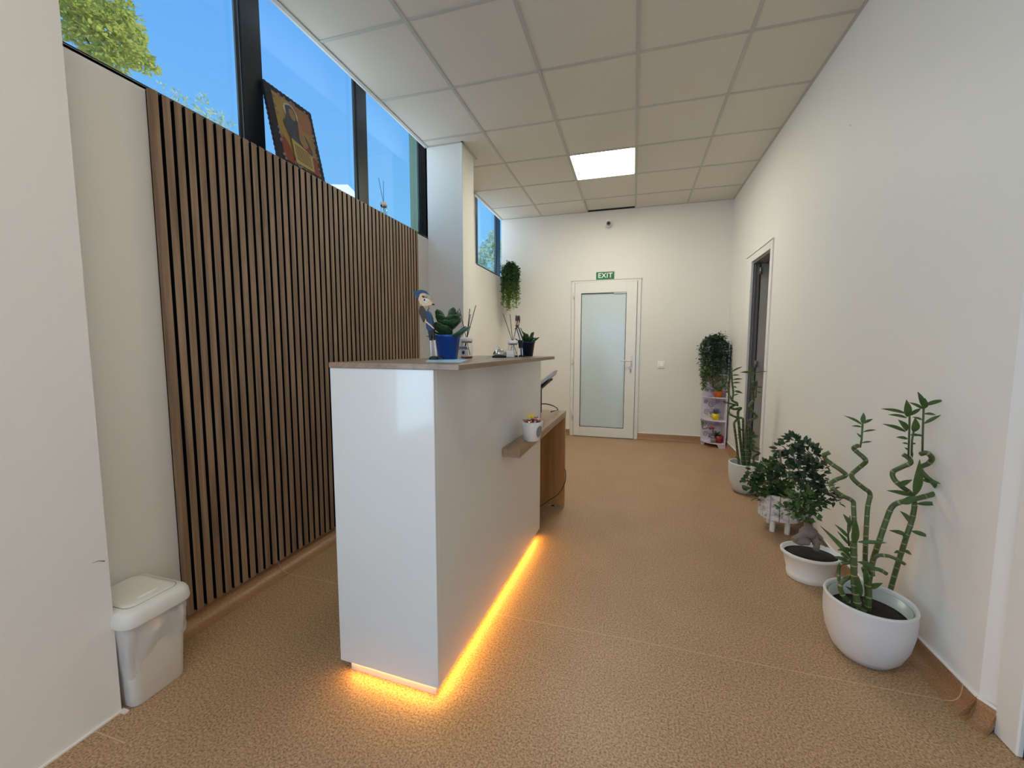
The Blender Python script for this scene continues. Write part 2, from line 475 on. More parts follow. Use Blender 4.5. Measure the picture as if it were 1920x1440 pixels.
ROTX = Matrix.Rotation(PI / 2, 3, 'X')       # text standing up, facing -y

# ================================================================== ROOM SHELL
XL, XR, YB, H = -1.786, 1.09, 5.56, 2.932
YR = -3.0                                      # wall behind the viewer
SILL = 2.163
HT = 3.30
struct(MB().box(-2.1, 2.4, YR - .1, 6.4, -.12, 0).build('floor', 'floor'), 'tan speckled vinyl floor')
# floor weld seams, flush threads of paler vinyl
sm = MB(); sm.box(-1.72, 1.065, 1.6595, 1.662, -.002, .0008)
sm.box(-1.62, -1.44, .768, .771, -.002, .0008)
sm.build('trim_3', 'weld')['kind'] = 'structure'
# ---- left wall
w = MB()
w.box(-2.0, XL, .70, 3.75, 0, SILL); w.box(-2.0, XL, 3.74, 4.575, 0, HT); w.box(-1.80, XL, 3.42, 3.75, 0, HT); w.box(-2.0, XL, 4.575, 6.3, 0, SILL)
w.box(-2.06, XL, .70, 6.3, HT, HT + .1)
struct(w.build('wall_left', 'wall'), 'white wall below the high window band')
# pilaster beside the viewer on the left; entrance side door opening behind it
w = MB()
w.box(-2.0, -1.58, .10, .843, 0, HT); w.box(-1.72, -1.58, -1.45, .10, 2.3, HT); w.box(-1.72, -1.58, YR, -1.45, 0, HT)
struct(w.build('wall_front_left', 'wall'), 'white projecting wall corner at the left of the view')
w = MB(); w.box(-1.80, -1.455, 3.42, 3.69, 0, HT)
struct(w.build('wall_column', 'wall'), 'white square column between the two high windows')
w = MB(); w.box(-1.461, -1.449, 3.414, 3.426, .9, H, bev=.002)
struct(w.build('trim_4', 'pvc'), 'white corner bead of the column')
# ---- right wall with the grey door opening
w = MB()
w.box(XR, XR + .13, 4.63, YB + .1, 0, HT); w.box(XR, XR + .13, 4.0, 4.63, 2.03, HT)
w.box(XR, XR + .13, 1.60, 4.0, 0, HT)
w.add([(XR, 1.60, 0), (XR, 1.60, HT), (1.118, 1.555, HT), (1.118, 1.555, 0)], [(0, 1, 2, 3)])
w.box(1.118, 1.25, .35, 1.60, 2.25, HT); w.box(XR, 1.25, YR, .35, 0, HT)
struct(w.build('wall_right', 'wall_gloss'), 'long white wall on the right')
# ---- back wall
w = MB()
w.box(XL, -.81, YB, YB + .12, 0, HT); w.box(.075, XR + .1, YB, YB + .12, 0, HT); w.box(-.81, .075, YB, YB + .12, 2.052, HT)
struct(w.build('wall_back', 'wall'), 'white end wall with the exit door')
# ---- wall behind the viewer, mostly glazed entrance
w = MB()
w.box(-1.72, -1.35, YR - .12, YR, 0, HT); w.box(1.0, 1.25, YR - .12, YR, 0, HT); w.box(-1.35, 1.0, YR - .12, YR, 2.4, HT)
struct(w.build('wall_rear', 'wall'))
def glazing(name, x0, x1, y, z0, z1, n):
    r = empty(name, ((x0 + x1) / 2, y, z0)); r['kind'] = 'structure'
    f = MB(); f.box(x0, x1, y - .04, y + .03, z0, z0 + .08); f.box(x0, x1, y - .04, y + .03, z1 - .08, z1)
    for i in range(n + 1):
        x = x0 + (x1 - x0) * i / n
        f.box(max(x0, x - .04), min(x1, x + .04), y - .04, y + .03, z0, z1)
    f.build('frame', 'pvc', r)
    MB().box(x0 + .02, x1 - .02, y - .012, y - .006, z0 + .05, z1 - .05).build('pane', 'glass', r)
glazing('window_3', -1.35, 1.0, YR - .05, 0.0, 2.4, 3)
r = empty('door_4', (-1.65, -.7, 0)); r['kind'] = 'structure'
f = MB()
for y0, y1 in ((-1.45, -1.36), (-.62, -.53), (.03, .10)): f.box(-1.69, -1.60, y0, y1, 0, 2.3)
f.box(-1.69, -1.60, -1.45, .10, 2.2, 2.3); f.box(-1.69, -1.60, -1.45, .10, 0, .60)
f.build('frame', 'pvc', r)
MB().box(-1.65, -1.644, -1.38, .05, .1, 2.22).build('pane', 'glass', r)

# ---- skirting: vinyl coved up the wall
def skirt(name, p0, p1, inward, depth=.05, h=.082, label=None):
    """sweep of the cove profile from p0 to p1; inward = unit vector into the room"""
    p0 = Vector((*p0, 0)); p1 = Vector((*p1, 0)); n = Vector((*inward, 0))
    prof = [(depth, .001), (depth * .62, .004), (depth * .36, .013), (depth * .2, .03), (.007, .055), (.006, h)]
    b = MB(); vs = []
    for p in (p0, p1): vs += [p + n * d + Vector((0, 0, z)) for d, z in prof] + [p + Vector((0, 0, h))]
    k = len(prof) + 1
    b.add(vs, [(i, i + 1, i + 1 + k, i + k) for i in range(k - 1)], 0, True)
    b.add(vs, [tuple(range(k)), tuple(range(k, 2 * k))[::-1]], 0)
    o = b.build(name, 'skirt'); struct(o, label)
    s = MB(); vs = []
    for p in (p0, p1): vs += [p + n * .009 + Vector((0, 0, h - .001)), p + n * .009 + Vector((0, 0, h + .003)), p + Vector((0, 0, h + .005)), p + Vector((0, 0, h - .001))]
    s.add(vs, [(0, 1, 5, 4), (1, 2, 6, 5), (0, 4, 7, 3), (0, 3, 2, 1), (4, 5, 6, 7)])
    s.build('sealant_line', 'seal', o)
    return o
skirt('baseboard_left', (XL, .843), (XL, 3.42), (1, 0), .08, .080, 'tan vinyl skirting under the slatted panel')
b = MB(); b.box(XL, XL + .012, 1.661, 1.665, .02, .08)
skirt('baseboard_far_left', (XL, 3.69), (XL, YB), (1, 0), .06)
skirt('baseboard_right', (XR, 1.60), (XR, 3.96), (-1, 0), .048, .076, 'tan vinyl skirting along the right wall')
skirt('baseboard_far_right', (XR, 4.77), (XR, YB), (-1, 0), .05, .082)
skirt('baseboard_back_left', (XL, YB), (-.815, YB), (0, -1), .045, .082)
skirt('baseboard_back_right', (.08, YB), (XR, YB), (0, -1), .045, .082, 'tan vinyl skirting right of the exit door')
# right corner wrap towards the near door frame
skirt('baseboard_corner', (1.09, 1.60), (1.112, 1.555), (-.898, -.440), .048, .076)
b = MB(); prof_ = [(.048, .001), (.048 * .62, .004), (.048 * .36, .013), (.048 * .2, .03), (.007, .055), (.006, .076)]; vs = []
for k in range(5):
    a = PI + .456 * k / 4
    vs += [(1.09 + math.cos(a) * d, 1.60 + math.sin(a) * d, z) for d, z in prof_]
b.add(vs, [(k * 6 + i + 6, k * 6 + i + 7, k * 6 + i + 1, k * 6 + i) for k in range(4) for i in range(5)], 0, True)
struct(b.build('baseboard_turn', 'skirt'))
b = MB(); b.tube(smooth_path([(XR - .008, 1.653, .076), (XR - .0085, 1.654, .050), (XR - .011, 1.656, .028), (XR - .020, 1.658, .011), (XR - .034, 1.659, .003), (XR - .05, 1.660, .0)]), .0016, 6)
b.tube([(XL + .008, 1.661, .078), (XL + .014, 1.661, .045), (XL + .03, 1.661, .014), (XL + .08, 1.661, .002)], .0016, 6)
b.build('trim_5', 'weld')['kind'] = 'structure'
# dark joint + white bead at the foot of the projecting corner
b = MB(); b.box(-1.581, -1.574, -1.4, .847, 0.0, .006); b.box(-1.582, -1.556, .836, .850, 0, .005)
struct(b.build('trim_6', 'seal'))

# ---- suspended ceiling
cols = [XL, -1.22, -.62, -.02, .58, XR + .03]
rws = [YB - .46 - .5967 * k for k in range(15)]
rws = [YB] + [y for y in rws if y > YR] + [YR]
c_ = MB(); LAMPS = [(2, 3)]
lampcells = {(2, 2), (2, 9), (2, 12)}  # the cells behind the viewpoint hold unseen panels added for fill light
for i in range(len(cols) - 1):
    for j in range(len(rws) - 1):
        if (i, j) in lampcells: continue
        x0, x1, y1, y0 = cols[i] + .004, cols[i + 1] - .004, rws[j] - .004, rws[j + 1] + .004
        z = H + (.018 if (i, j) == (2, 0) else .002)
        if (i, j) == (2, 0): y1 -= .012
        c_.box(x0, x1, y0, y1, z, z + .014)
ceil = struct(c_.build('ceiling', 'tile'), 'suspended ceiling of square tiles')
g = MB()
for x in cols[1:-1]: g.box(x - .0105, x + .0105, YR, YB, H - .002, H + .03)
for y in rws[1:-1]: g.box(XL, XR, y - .0105, y + .0105, H - .0015, H + .028)
g.box(XL - .004, XL + .018, -1.4, 3.42, H - .004, H + .05); g.box(XL - .004, XL + .018, 3.69, YB, H - .004, H + .05)
g.box(XR - .018, XR, YR, YB, H - .002, H + .03); g.box(-.02, XR, YB - .012, YB, H - .002, H + .03); g.box(XL, -.62, YB - .012, YB, H - .002, H + .03)
g.box(-1.80, -1.437, 3.402, 3.42, H - .002, H + .03); g.box(-1.455, -1.437, 3.402, 3.75, H - .002, H + .03)
g.build('ceiling_grid', 'tbar', ceil)
pl = MB(); pl.box(XL - .02, XL - .004, .84, YB, H + .0, HT); pl.build('bulkhead', 'wall', ceil)
rf = MB(); rf.box(-2.1, 1.3, YR - .12, 6.4, HT + .1, HT + .2); struct(rf.build('roof', 'wall'))
for (i, j), lab in zip(sorted(lampcells), ['', 'directly behind the viewpoint', 'near the entrance glazing behind the viewpoint']):
    x0, x1, y1, y0 = cols[i] + .012, cols[i + 1] - .012, rws[j] - .012, rws[j + 1] + .012
    r = empty('ceiling_light', ((x0 + x1) / 2, (y0 + y1) / 2, H))
    f = MB()
    for a in ((x0, x1, y0, y0 + .006), (x0, x1, y1 - .006, y1), (x0, x0 + .006, y0, y1), (x1 - .006, x1, y0, y1)): f.box(*a, H - .003, H + .02)
    f.build('frame', 'white', r)
    MB().box(x0 + .006, x1 - .006, y0 + .006, y1 - .006, H + .001, H + .012).build('diffuser', 'lamp' if (i, j) == (2, 2) else 'fill_lamp_warm', r)
    if (i, j) == (2, 2): tag(r, 'square lit ceiling light panel set among the tiles above the exit end', 'ceiling light')
    else: tag(r, 'added square fill light panel ' + lab, 'ceiling light')

d_ = MB(); d_.box(-.61, -.03, YB - .004, YB - .0005, H + .0005, H + .03); struct(d_.build('slit_shade_strip', 'dark'))  # dark strip paints in the shade of the slit behind the raised tile
# ---- high windows in the left wall
def window(name, y0, y1, posts, label):
    r = empty(name, (-1.93, (y0 + y1) / 2, SILL)); struct(r, label)
    f = MB()
    f.box(-1.99, -1.93, y0, y1, SILL, SILL + .085); f.box(-1.99, -1.93, y0, y1, HT - .12, HT)
    f.build('window_frame', 'frame_dark', r)
    for a, b, fin in posts:
        p = MB(); p.box(-1.965, -1.93, a, b, SILL + .085, HT - .12)
        p.box(-1.940, -1.930, a - .036, a - .018, SILL + .085, HT - .12) if fin else None
        m_ = p.build('mullion', 'frame_dark', r)
        if fin: MB().box(-1.950, -1.945, a - .018, a, SILL + .085, HT - .12).build('gasket', 'fin', m_)  # pale strip paints the sky light reflected between fin and post
    e = [y0] + [x for a, b, _ in posts for x in (a, b)] + [y1]
    for k in range(0, len(e), 2):
        if e[k + 1] - e[k] > .03: MB().box(-1.962, -1.956, e[k], e[k + 1], SILL + .07, HT - .11).build('pane', 'glass', r)
    s = MB(); s.box(-2.0, XL, y0, y1, SILL - .01, SILL + .001); s.build('window_sill', 'pvc', r)
window('window_1', .70, 3.70, [(.82, .93, False), (1.745, 1.859, True), (2.652, 2.766, True), (3.569, 3.70, True)], 'dark framed high window band above the slatted panel')
window('window_2', 4.60, 6.30, [(4.90, 5.03, False), (5.779, 5.95, True)], 'dark framed high window in the far corner')

# ---- exit door
DX0, DX1, DZ = -.806, .073, 2.050
d = empty('door_1', ((DX0 + DX1) / 2, YB, 0)); struct(d, 'white plastic exit door with a frosted pane')
f = MB()
f.box(DX0, DX0 + .045, YB - .03, YB + .06, 0, DZ, bev=.004); f.box(DX1 - .045, DX1, YB - .03, YB + .06, 0, DZ, bev=.004)
f.box(DX0 + .04, DX1 - .04, YB - .03, YB + .06, DZ - .02, DZ, bev=.004)
f.build('frame', 'pvc', d)
f = MB(); f.box(DX0 - .012, DX1 + .014, YB - .014, YB - .001, DZ, DZ + .016); f.build('lip_shadow_strip', 'tbar', d)  # grey strip colours in the shadow of the frame's top lip
lx0, lx1, lz0, lz1 = DX0 + .048, DX1 - .048, .008, DZ - .024
gx0, gx1, gz0, gz1 = -.674, -.103, .135, 1.893
l = MB()
l.box(lx0, gx0, YB - .052, YB + .02, lz0, lz1, bev=.004); l.box(gx1, lx1, YB - .052, YB + .02, lz0, lz1, bev=.004)
l.box(gx0 - .003, gx1 + .003, YB - .052, YB + .02, lz0, gz0, bev=.003); l.box(gx0 - .003, gx1 + .003, YB - .052, YB + .02, gz1, lz1, bev=.003)
lf = l.build('door_leaf', 'pvc', d)
k = MB()
for a in ((gx0, gx0 + .006, gz0, gz1), (gx1 - .006, gx1, gz0, gz1), (gx0, gx1, gz0, gz0 + .006), (gx0, gx1, gz1 - .007, gz1)):
    k.box(a[0], a[1], YB - .049, YB - .03, a[2], a[3])
k.build('gasket', 'dark', lf)
k = MB(); k.box(lx1 + .0003, lx1 + .0028, YB - .036, YB - .030, .01, DZ - .02); k.box(lx0 - .0028, lx0 - .0003, YB - .036, YB - .030, .01, DZ - .02); k.box(lx0, lx1, YB - .036, YB - .030, .002, .0078); k.build('edge_seal', 'dark', d)
MB().box(gx0 + .004, gx1 - .004, YB - .036, YB - .02, gz0 + .004, gz1 - .004).build('pane', 'frost', lf)
MB().box(-.262, gx1 - .004, YB - .051, YB - .04, gz1 - .014, gz1 - .004).build('pane_strip', 'signw', lf)
hx = -.028
h = MB(); h.box(hx - .013, hx + .015, YB - .062, YB - .052, .955, 1.085, bev=.003)
h.tube([(hx, YB - .06, 1.022), (hx, YB - .10, 1.022), (hx - .012, YB - .112, 1.022), (hx - .13, YB - .112, 1.024)], .0085, 8)
h.build('handle', 'white', lf)
h = MB(); h.box(hx - .013, hx + .015, YB - .061, YB - .052, .855, .935, bev=.003)
h.box(hx - .005, hx + .005, YB - .063, YB - .06, .87, .92, mat=1); h.build('keyhole_plate', ['white', 'grey'], lf)
for z in (.30, 1.02, 1.87):
    h = MB(); h.tube([(lx0 - .006, YB - .06, z - .04), (lx0 - .006, YB - .06, z + .04)], .008, 8); h.box(lx0 - .026, lx0 - .004, YB - .056, YB - .03, z - .03, z - .006); h.box(lx0 - .026, lx0 - .004, YB - .056, YB - .03, z + .01, z + .03); h.build('hinge', 'white', d)

# ---- grey door standing open in the right wall
d = empty('door_2', (XR, 4.4, 0)); struct(d, 'narrow doorway with grey metal frame and the leaf standing open')
f = MB()
f.box(XR - .012, XR + .01, 3.955, 4.012, 0, 2.085, bev=.002); f.box(XR - .012, XR + .01, 4.595, 4.765, 0, 2.085, bev=.002)
f.box(XR - .012, XR + .01, 4.012, 4.595, 2.02, 2.085, bev=.002)
f.box(XR - .020, XR, 3.95, 4.77, 2.085, 2.093)
f.build('casing', 'pvc', d)
f = MB(); f.box(XR + .008, XR + .070, 4.600, 4.628, 0, 2.02); f.box(XR + .008, XR + .12, 4.012, 4.02, 0, 2.02); f.box(XR + .008, XR + .12, 4.02, 4.60, 2.005, 2.02)
f.box(XR + .024, XR + .030, 4.588, 4.600, 0, 2.0); f.box(XR + .052, XR + .060, 4.588, 4.600, 0, 2.0)
f.build('frame', 'steel', d)
f = MB(); f.box(XR + .066, XR + .080, 4.606, 4.66, 0, 2.0); f.build('gasket', 'dark', d)
f = MB(); f.box(XR + .078, XR + .85, 4.596, 4.64, .02, 2.0, bev=.003); lf = f.build('door_leaf', 'leafdoor', d)
for z in (.2, 1.03, 1.93):
    h = MB(); h.tube([(XR + .068, 4.580, z - .035), (XR + .068, 4.580, z + .035)], .009, 10); h.box(XR + .050, XR + .09, 4.582, 4.596, z - .03, z + .03); h.build('hinge', 'steel', d)
w = MB(); w.box(2.2, 2.3, 3.0, 6.0, 0, 2.6); w.box(XR + .13, 2.3, 5.6, 5.7, 0, 2.6); w.box(XR + .13, 2.3, 2.9, 3.0, 0, 2.6); w.box(XR + .13, 2.3, 2.9, 5.7, 2.6, 2.7)
struct(w.build('wall_side_room', 'wall'))
# ---- door frame at the right edge, near the viewer
d = empty('door_3', (1.12, 1.1, 0)); struct(d, 'white door frame at the right edge of the view')
f = MB(); f.box(1.103, 1.19, 1.475, 1.556, 0, 2.25, bev=.004); f.box(1.103, 1.19, .36, 1.48, 2.17, 2.25, bev=.004); f.box(1.103, 1.19, .352, .43, 0, 2.25, bev=.004)
f.build('frame', 'pvc', d)
f = MB(); f.box(1.118, 1.17, 1.462, 1.475, 0, 2.17); f.build('gasket', 'dark', d)
f = MB(); f.box(1.122, 1.165, .43, 1.462, .01, 2.17, bev=.003); f.build('door_leaf', 'pvc', d)

# ---- small wall fittings
e = empty('exit_sign', (-.376, YB, 2.062), 'green EXIT sign with white letters above the white door', 'sign')
MB().box(-.492, -.262, YB - .006, YB, 2.068, 2.164).build('sign_plate', 'green', e)
text_obj('letters', 'EXIT', .084, 'signw', e, (-.377, YB - .007, 2.116), ROTX, font_scale_x=.98, bold=.0018)
e = empty('security_camera', (-.342, YB, 2.76), 'small white dome security camera high on the end wall', 'camera')
b = MB(); b.lathe([(.0, .012), (.030, .012), (.032, 0), (.030, -.006), (0, -.008)], seg=24)
b.v = [(x - .342, YB - .012 + z, y + 2.795) for x, y, z in b.v]; b.build('mount', 'white', e)
b = MB(); b.blob((-.342, YB - .055, 2.762), (.045, .045, .056), 24, 14); b.build('body', 'white', e)
b = MB(); b.lathe([(0, .004), (.024, .004), (.028, 0), (.028, -.02), (0, -.02)], seg=24)
b.v = [(x - .342, YB - .098 - z, y + 2.744) for x, y, z in b.v]; lens = b.build('lens_ring', 'fret', e)
b = MB(); b.lathe([(0, .008), (.017, .007), (.019, 0), (0, 0)], seg=20); b.v = [(x - .342, YB - .101 - z, y + 2.744) for x, y, z in b.v]; b.build('lens', 'black', lens)
e = empty('light_switch', (.343, YB, .935), 'square white light switch to the right of the exit door', 'switch')
MB().box(.300, .386, YB - .010, YB, .930, 1.016, bev=.004).build('cover_frame', 'lidw', e)
MB().box(.318, .368, YB - .014, YB - .009, .948, .998, bev=.003).build('rocker', 'lidw', e)
k = MB()
for a in ((.315, .318, .945, 1.001), (.368, .371, .945, 1.001), (.318, .368, .945, .948), (.318, .368, .998, 1.001)): k.box(a[0], a[1], YB - .0112, YB - .009, a[2], a[3])
k.build('rocker_gap', 'tbar', e)

# ================================================================== SLATTED PANEL
e = empty('slatted_wall_panel', (-1.77, 2.18, .08), 'tall brown slatted wooden panel with black gaps on the left wall', 'wall panel')
MB().box(XL + .001, XL + .010, 1.186, 3.188, .070, 2.150).build('felt_backing', 'felt', e)
s = MB(); PT = (3.188 - 1.183 + .0126) / 47
for i in range(47):
    y = 1.183 + PT * i
    s.box(XL + .010, XL + .0255, y + .0004, y + PT - .0146, .069, 2.154, mat=1 if i else 0)
    s.box(XL + .0255, XL + .028, y, y + PT - .0142, .068 + random.uniform(0, .001), 2.155, bev=.0008)
s.build('slats', ['slat', 'felt'], e)

# ================================================================== RECEPTION COUNTER
CA = math.atan(.0436); CO = Vector((-.600, 1.17, 0))
CU = Vector((math.sin(CA), math.cos(CA), 0)); CV = Vector((math.cos(CA), -math.sin(CA), 0))
def cf(q): return CO + CU * q.y + CV * q.x + Vector((0, 0, q.z))       # local x = right, y = along, z = up
BL = 1.312
ZT = EYE - .0705; ZB = .045
e = empty('reception_counter', CO + CV * -.2 + CU * .6, 'tall white glossy reception counter with a brown top and amber glow at its foot', 'counter')
b = MB(); b.box(-.404, 0, 0, .018, ZB, ZT, tf=cf, bev=.0012); b.build('end_panel', 'lacq', e)
b = MB(); b.box(-.018, 0, .0185, BL, ZB, ZT, tf=cf, bev=.0012); b.build('front_panel', 'lacq', e)
b = MB(); b.box(-.404, -.386, .0185, BL, .30, ZT, tf=cf); b.box(-.386, -.018, .03, BL, .9, .918, tf=cf); b.build('rear_shelving', 'lacq_d', e)
b = MB(); b.box(-.375, -.022, .022, .040, 0, ZB + .001, tf=cf); b.box(-.040, -.022, .040, BL - .02, 0, ZB + .001, tf=cf); b.build('plinth', 'lacq', e)
b = MB(); b.box(-.404, .090, -.004, 1.290, ZT + .0005, EYE - .052, tf=cf, bev=.001); b.build('countertop', 'top', e, label='brown laminate top overhanging to the right')
b = MB(); b.box(-.37, -.022, .0195, .0215, .028, .042, tf=cf); b.box(-.0215, -.0195, .025, BL - .03, .024, .042, tf=cf)
b.build('light_strip', 'led', e, label='amber light strip under the panels')

# ================================================================== LOWER DESK
e = empty('reception_desk', (-.9, 2.9, 0), 'low brown desk poking out past the far end of the white counter', 'desk')
DT = EYE - .465
b = MB(); b.prism([(-.5715, 1.787), (-.487, 1.790), (-.466, 3.010), (-1.30, 3.025), (-1.30, 2.505), (-.5405, 2.488)], DT - .040, DT)
b.build('desktop', 'desk', e)
b = MB(); b.box(-1.28, -.468, 2.972, 3.006, 0.012, DT - .0405); b.build('side_panel', 'deskleg', e, label='orange-brown wooden leg panel')
b = MB(); q = Vector((-.555, 2.99, 0)); b.lathe([(.012, 0), (.012, .013)], q.x, q.y, 12); b.build('foot', 'black', e)
# wooden shelf box at the back of the desk
e = empty('desk_organiser', (-1.06, 2.93, DT), 'brown wooden shelf board standing at the back of the desk', 'shelf')
MB().box(-1.15, -.90, 2.86, 3.0, EYE - .080, EYE - .062).build('shelf', 'top', e)
for x in (-1.15, -.92): MB().box(x, x + .02, 2.86, 3.0, DT, EYE - .080).build('upright', 'top', e)

# document stand and sheets
e = empty('document_stand', (-.62, 2.62, DT), 'thin black stand with a tilted holder behind the counter end', 'stand')
st = at(1015, 745, 1, 2.66)
b = MB(); b.box(st.x - .30, st.x + .002, 2.655, 2.665, DT + .035, DT + .19); b.box(st.x - .20, st.x - .1, 2.62, 2.70, DT, DT + .01); b.box(st.x - .16, st.x - .14, 2.66, 2.68, DT, DT + .1); b.build('screen', 'black', e)
b = MB(); b.box(st.x - .008, st.x - .002, 2.656, 2.664, DT + .0, DT + .035); b.build('leg', 'black', e)
A0 = at(1013, 727, 1, 2.66); A1 = at(1031, 711, 1, 2.66); 
dv = (A1 - A0)
b = MB(); b.add([A0 - dv * 3 + Vector((0, -.06, 0)), A1 + Vector((0, -.06, 0)), A1 + Vector((0, .10, 0)), A0 - dv * 3 + Vector((0, .10, 0))] +
               [A0 - dv * 3 + Vector((-.006, -.06, -.010)), A1 + Vector((0, -.06, -.012)), A1 + Vector((0, .10, -.012)), A0 - dv * 3 + Vector((-.006, .10, -.010))],
               [(0, 1, 2, 3), (7, 6, 5, 4), (0, 4, 5, 1), (1, 5, 6, 2), (2, 6, 7, 3), (3, 7, 4, 0)]); b.build('holder', 'black', e)
A0 = at(1014, 716, 1, 2.66); A1 = at(1041, 695, 1, 2.66); dv = A1 - A0
b = MB(); up = Vector((.004, 0, .030))
b.add([A0 - dv * 1.5 + Vector((0, -.06, 0)), A1 + Vector((0, -.06, 0)), A1 + Vector((0, .09, 0)), A0 - dv * 1.5 + Vector((0, .09, 0))] +
      [A0 - dv * 1.5 + Vector((0, -.06, 0)) - up, A1 + Vector((-.004, -.06, 0)) - up, A1 + Vector((-.004, .09, 0)) - up, A0 - dv * 1.5 + Vector((0, .09, 0)) - up],
      [(0, 1, 2, 3), (7, 6, 5, 4), (0, 4, 5, 1), (1, 5, 6, 2), (2, 6, 7, 3), (3, 7, 4, 0)])
tag(b.build('paper_stack', 'card'), 'white sheets lying on the tilted black holder', 'paper')
def cable(name, pts, r, lab):
    b = MB(); b.tube(smooth_path(pts, 8), r, 8); return tag(b.build(name, 'cable'), lab, 'cable')
cable('power_cable', [at(1014, 757.5, 1, 2.64), at(1024, 757.5, 1, 2.64), at(1037, 761, 1, 2.66), at(1046, 768, 2, DT + .004), Vector((-.56, 2.90, DT + .004))], .0035, 'short black cable arching down onto the desk top')
cable('mains_lead', [at(1058, 878, 1, 2.985), at(1060.5, 886, 1, 2.955), at(1059, 905, 1, 2.94), at(1048, 925, 1, 2.93), at(1030, 938, 1, 2.90), at(1014, 949, 1, 2.85), at(1000, 956, 1, 2.80)], .003, 'thin black lead drooping across the brown desk leg')

# ================================================================== THINGS ON THE COUNTER
TZ = EYE - .052
def sheet(name, pts, lab):
    b = MB(); b.prism([(p.x, p.y) for p in pts], TZ + .0002, TZ + .0025); return tag(b.build(name, 'sheet'), lab, 'paper')
sheet('paper_sheet', [Vector((-.712, 1.33)), Vector((-.562, 1.30)), Vector((-.655, 1.60)), Vector((-.83, 1.62)), Vector((-.79, 1.50))], 'pale blue sheet of paper under the bright blue pot')
sheet('paper_sheet', [Vector((-.745, 2.10)), Vector((-.60, 2.09)), Vector((-.61, 2.34)), Vector((-.75, 2.33))], 'pale blue sheet of paper under the navy pot')

def taper_pot(name, c, r0, r1, hgt, mat, lab, oct_=False):
    b = MB(); t = .003
    b.lathe([(r0, 0), (r0 + (r1 - r0) * .9, hgt * .9), (r1 + .002, hgt * .9), (r1 + .002, hgt), (r1 - t, hgt), (r1 - t - .002, hgt * .8), (0, hgt * .8)], 0, 0, 28)
    b.v = [(x + c.x, y + c.y, z + c.z) for x, y, z in b.v]
    return b.build(name, mat, loc=c)
def kalanchoe(cx, cy, z0, r0, r1, hgt, mat, lab, leaves, s):
    e = empty('potted_succulent', (cx, cy, z0), lab, 'potted plant')
    o = taper_pot('pot', Vector((cx, cy, z0)), r0, r1, hgt, mat, lab); o.parent = e; o.location = (0, 0, 0)
    b = MB(); b.lathe([(0, hgt * .82), (r1 - .006, hgt * .82)], cx, cy, 20); b.v = [(x, y, z + z0) for x, y, z in b.v]; b.build('soil', 'soil', e)
    top = Vector((cx, cy, z0 + hgt * .85))
    st = MB()
    for k in range(5):
        a = k * 1.3; st.tube([top + Vector((math.cos(a) * .012, math.sin(a) * .012, -.01)), top + Vector((math.cos(a) * .02 * s, math.sin(a) * .02 * s, .05 * s))], .0035, 6)
    st.build('stems', 'stalk', e)
    b = MB()
    for ax, az, L, wd, pitch, mt in leaves:
        # ax azimuth, az height on the stem, pitch above the horizontal
        base = top + Vector((math.cos(ax) * .010, math.sin(ax) * .010, az))
        d = Vector((math.cos(ax) * math.cos(pitch), math.sin(ax) * math.cos(pitch), math.sin(pitch)))
        b.leaf(base, base + d * L, wd, nrm=Vector((-math.cos(ax) * math.sin(pitch), -math.sin(ax) * math.sin(pitch), math.cos(pitch))), bend=-.08, mat=mt, fold=.12, seg=8, roundness=1)
    lf = b.build('leaves', ['leaf_k', 'leaf_k2'], e)
    so = lf.modifiers.new('thick', 'SOLIDIFY'); so.thickness = .0022
    return e
rnd = random.Random(3)
L1 = []
for i in range(38):
    L1.append((rnd.uniform(0, 2 * PI), rnd.uniform(.01, .055), rnd.uniform(.060, .083), rnd.uniform(.045, .058), rnd.uniform(.35, 1.3), 0))
L1 += [(-.35, .012, .125, .040, .30, 1), (-.55, .006, .105, .038, .20, 0), (-1.9, .0, .075, .046, .9, 0), (-1.2, .0, .06, .05, .8, 0), (PI + .1, .0, .085, .04, .15, 1)]
PX, PY = -.752, 1.60
kalanchoe(PX, PY, TZ + .0025, .040, .053, .101, 'blue', 'succulent in a bright blue pot on the near part of the counter top', L1, 1.25)
rnd = random.Random(5); L2 = []
for i in range(13): L2.append((rnd.uniform(0, 2 * PI), rnd.uniform(.0, .03), rnd.uniform(.045, .062), rnd.uniform(.030, .040), rnd.uniform(.5, 1.3), 0))
L2 += [(-.1, .0, .072, .038, .55, 0), (PI + .2, .0, .065, .04, .5, 0), (-.3, .02, .05, .02, 1.1, 0)]
P2 = at(988, 650, 1, 2.25)
kalanchoe(P2.x, 2.25, TZ + .0025, .033, .044, .081, 'navy', 'smaller succulent in a navy pot at the far end of the counter top', L2, .85)

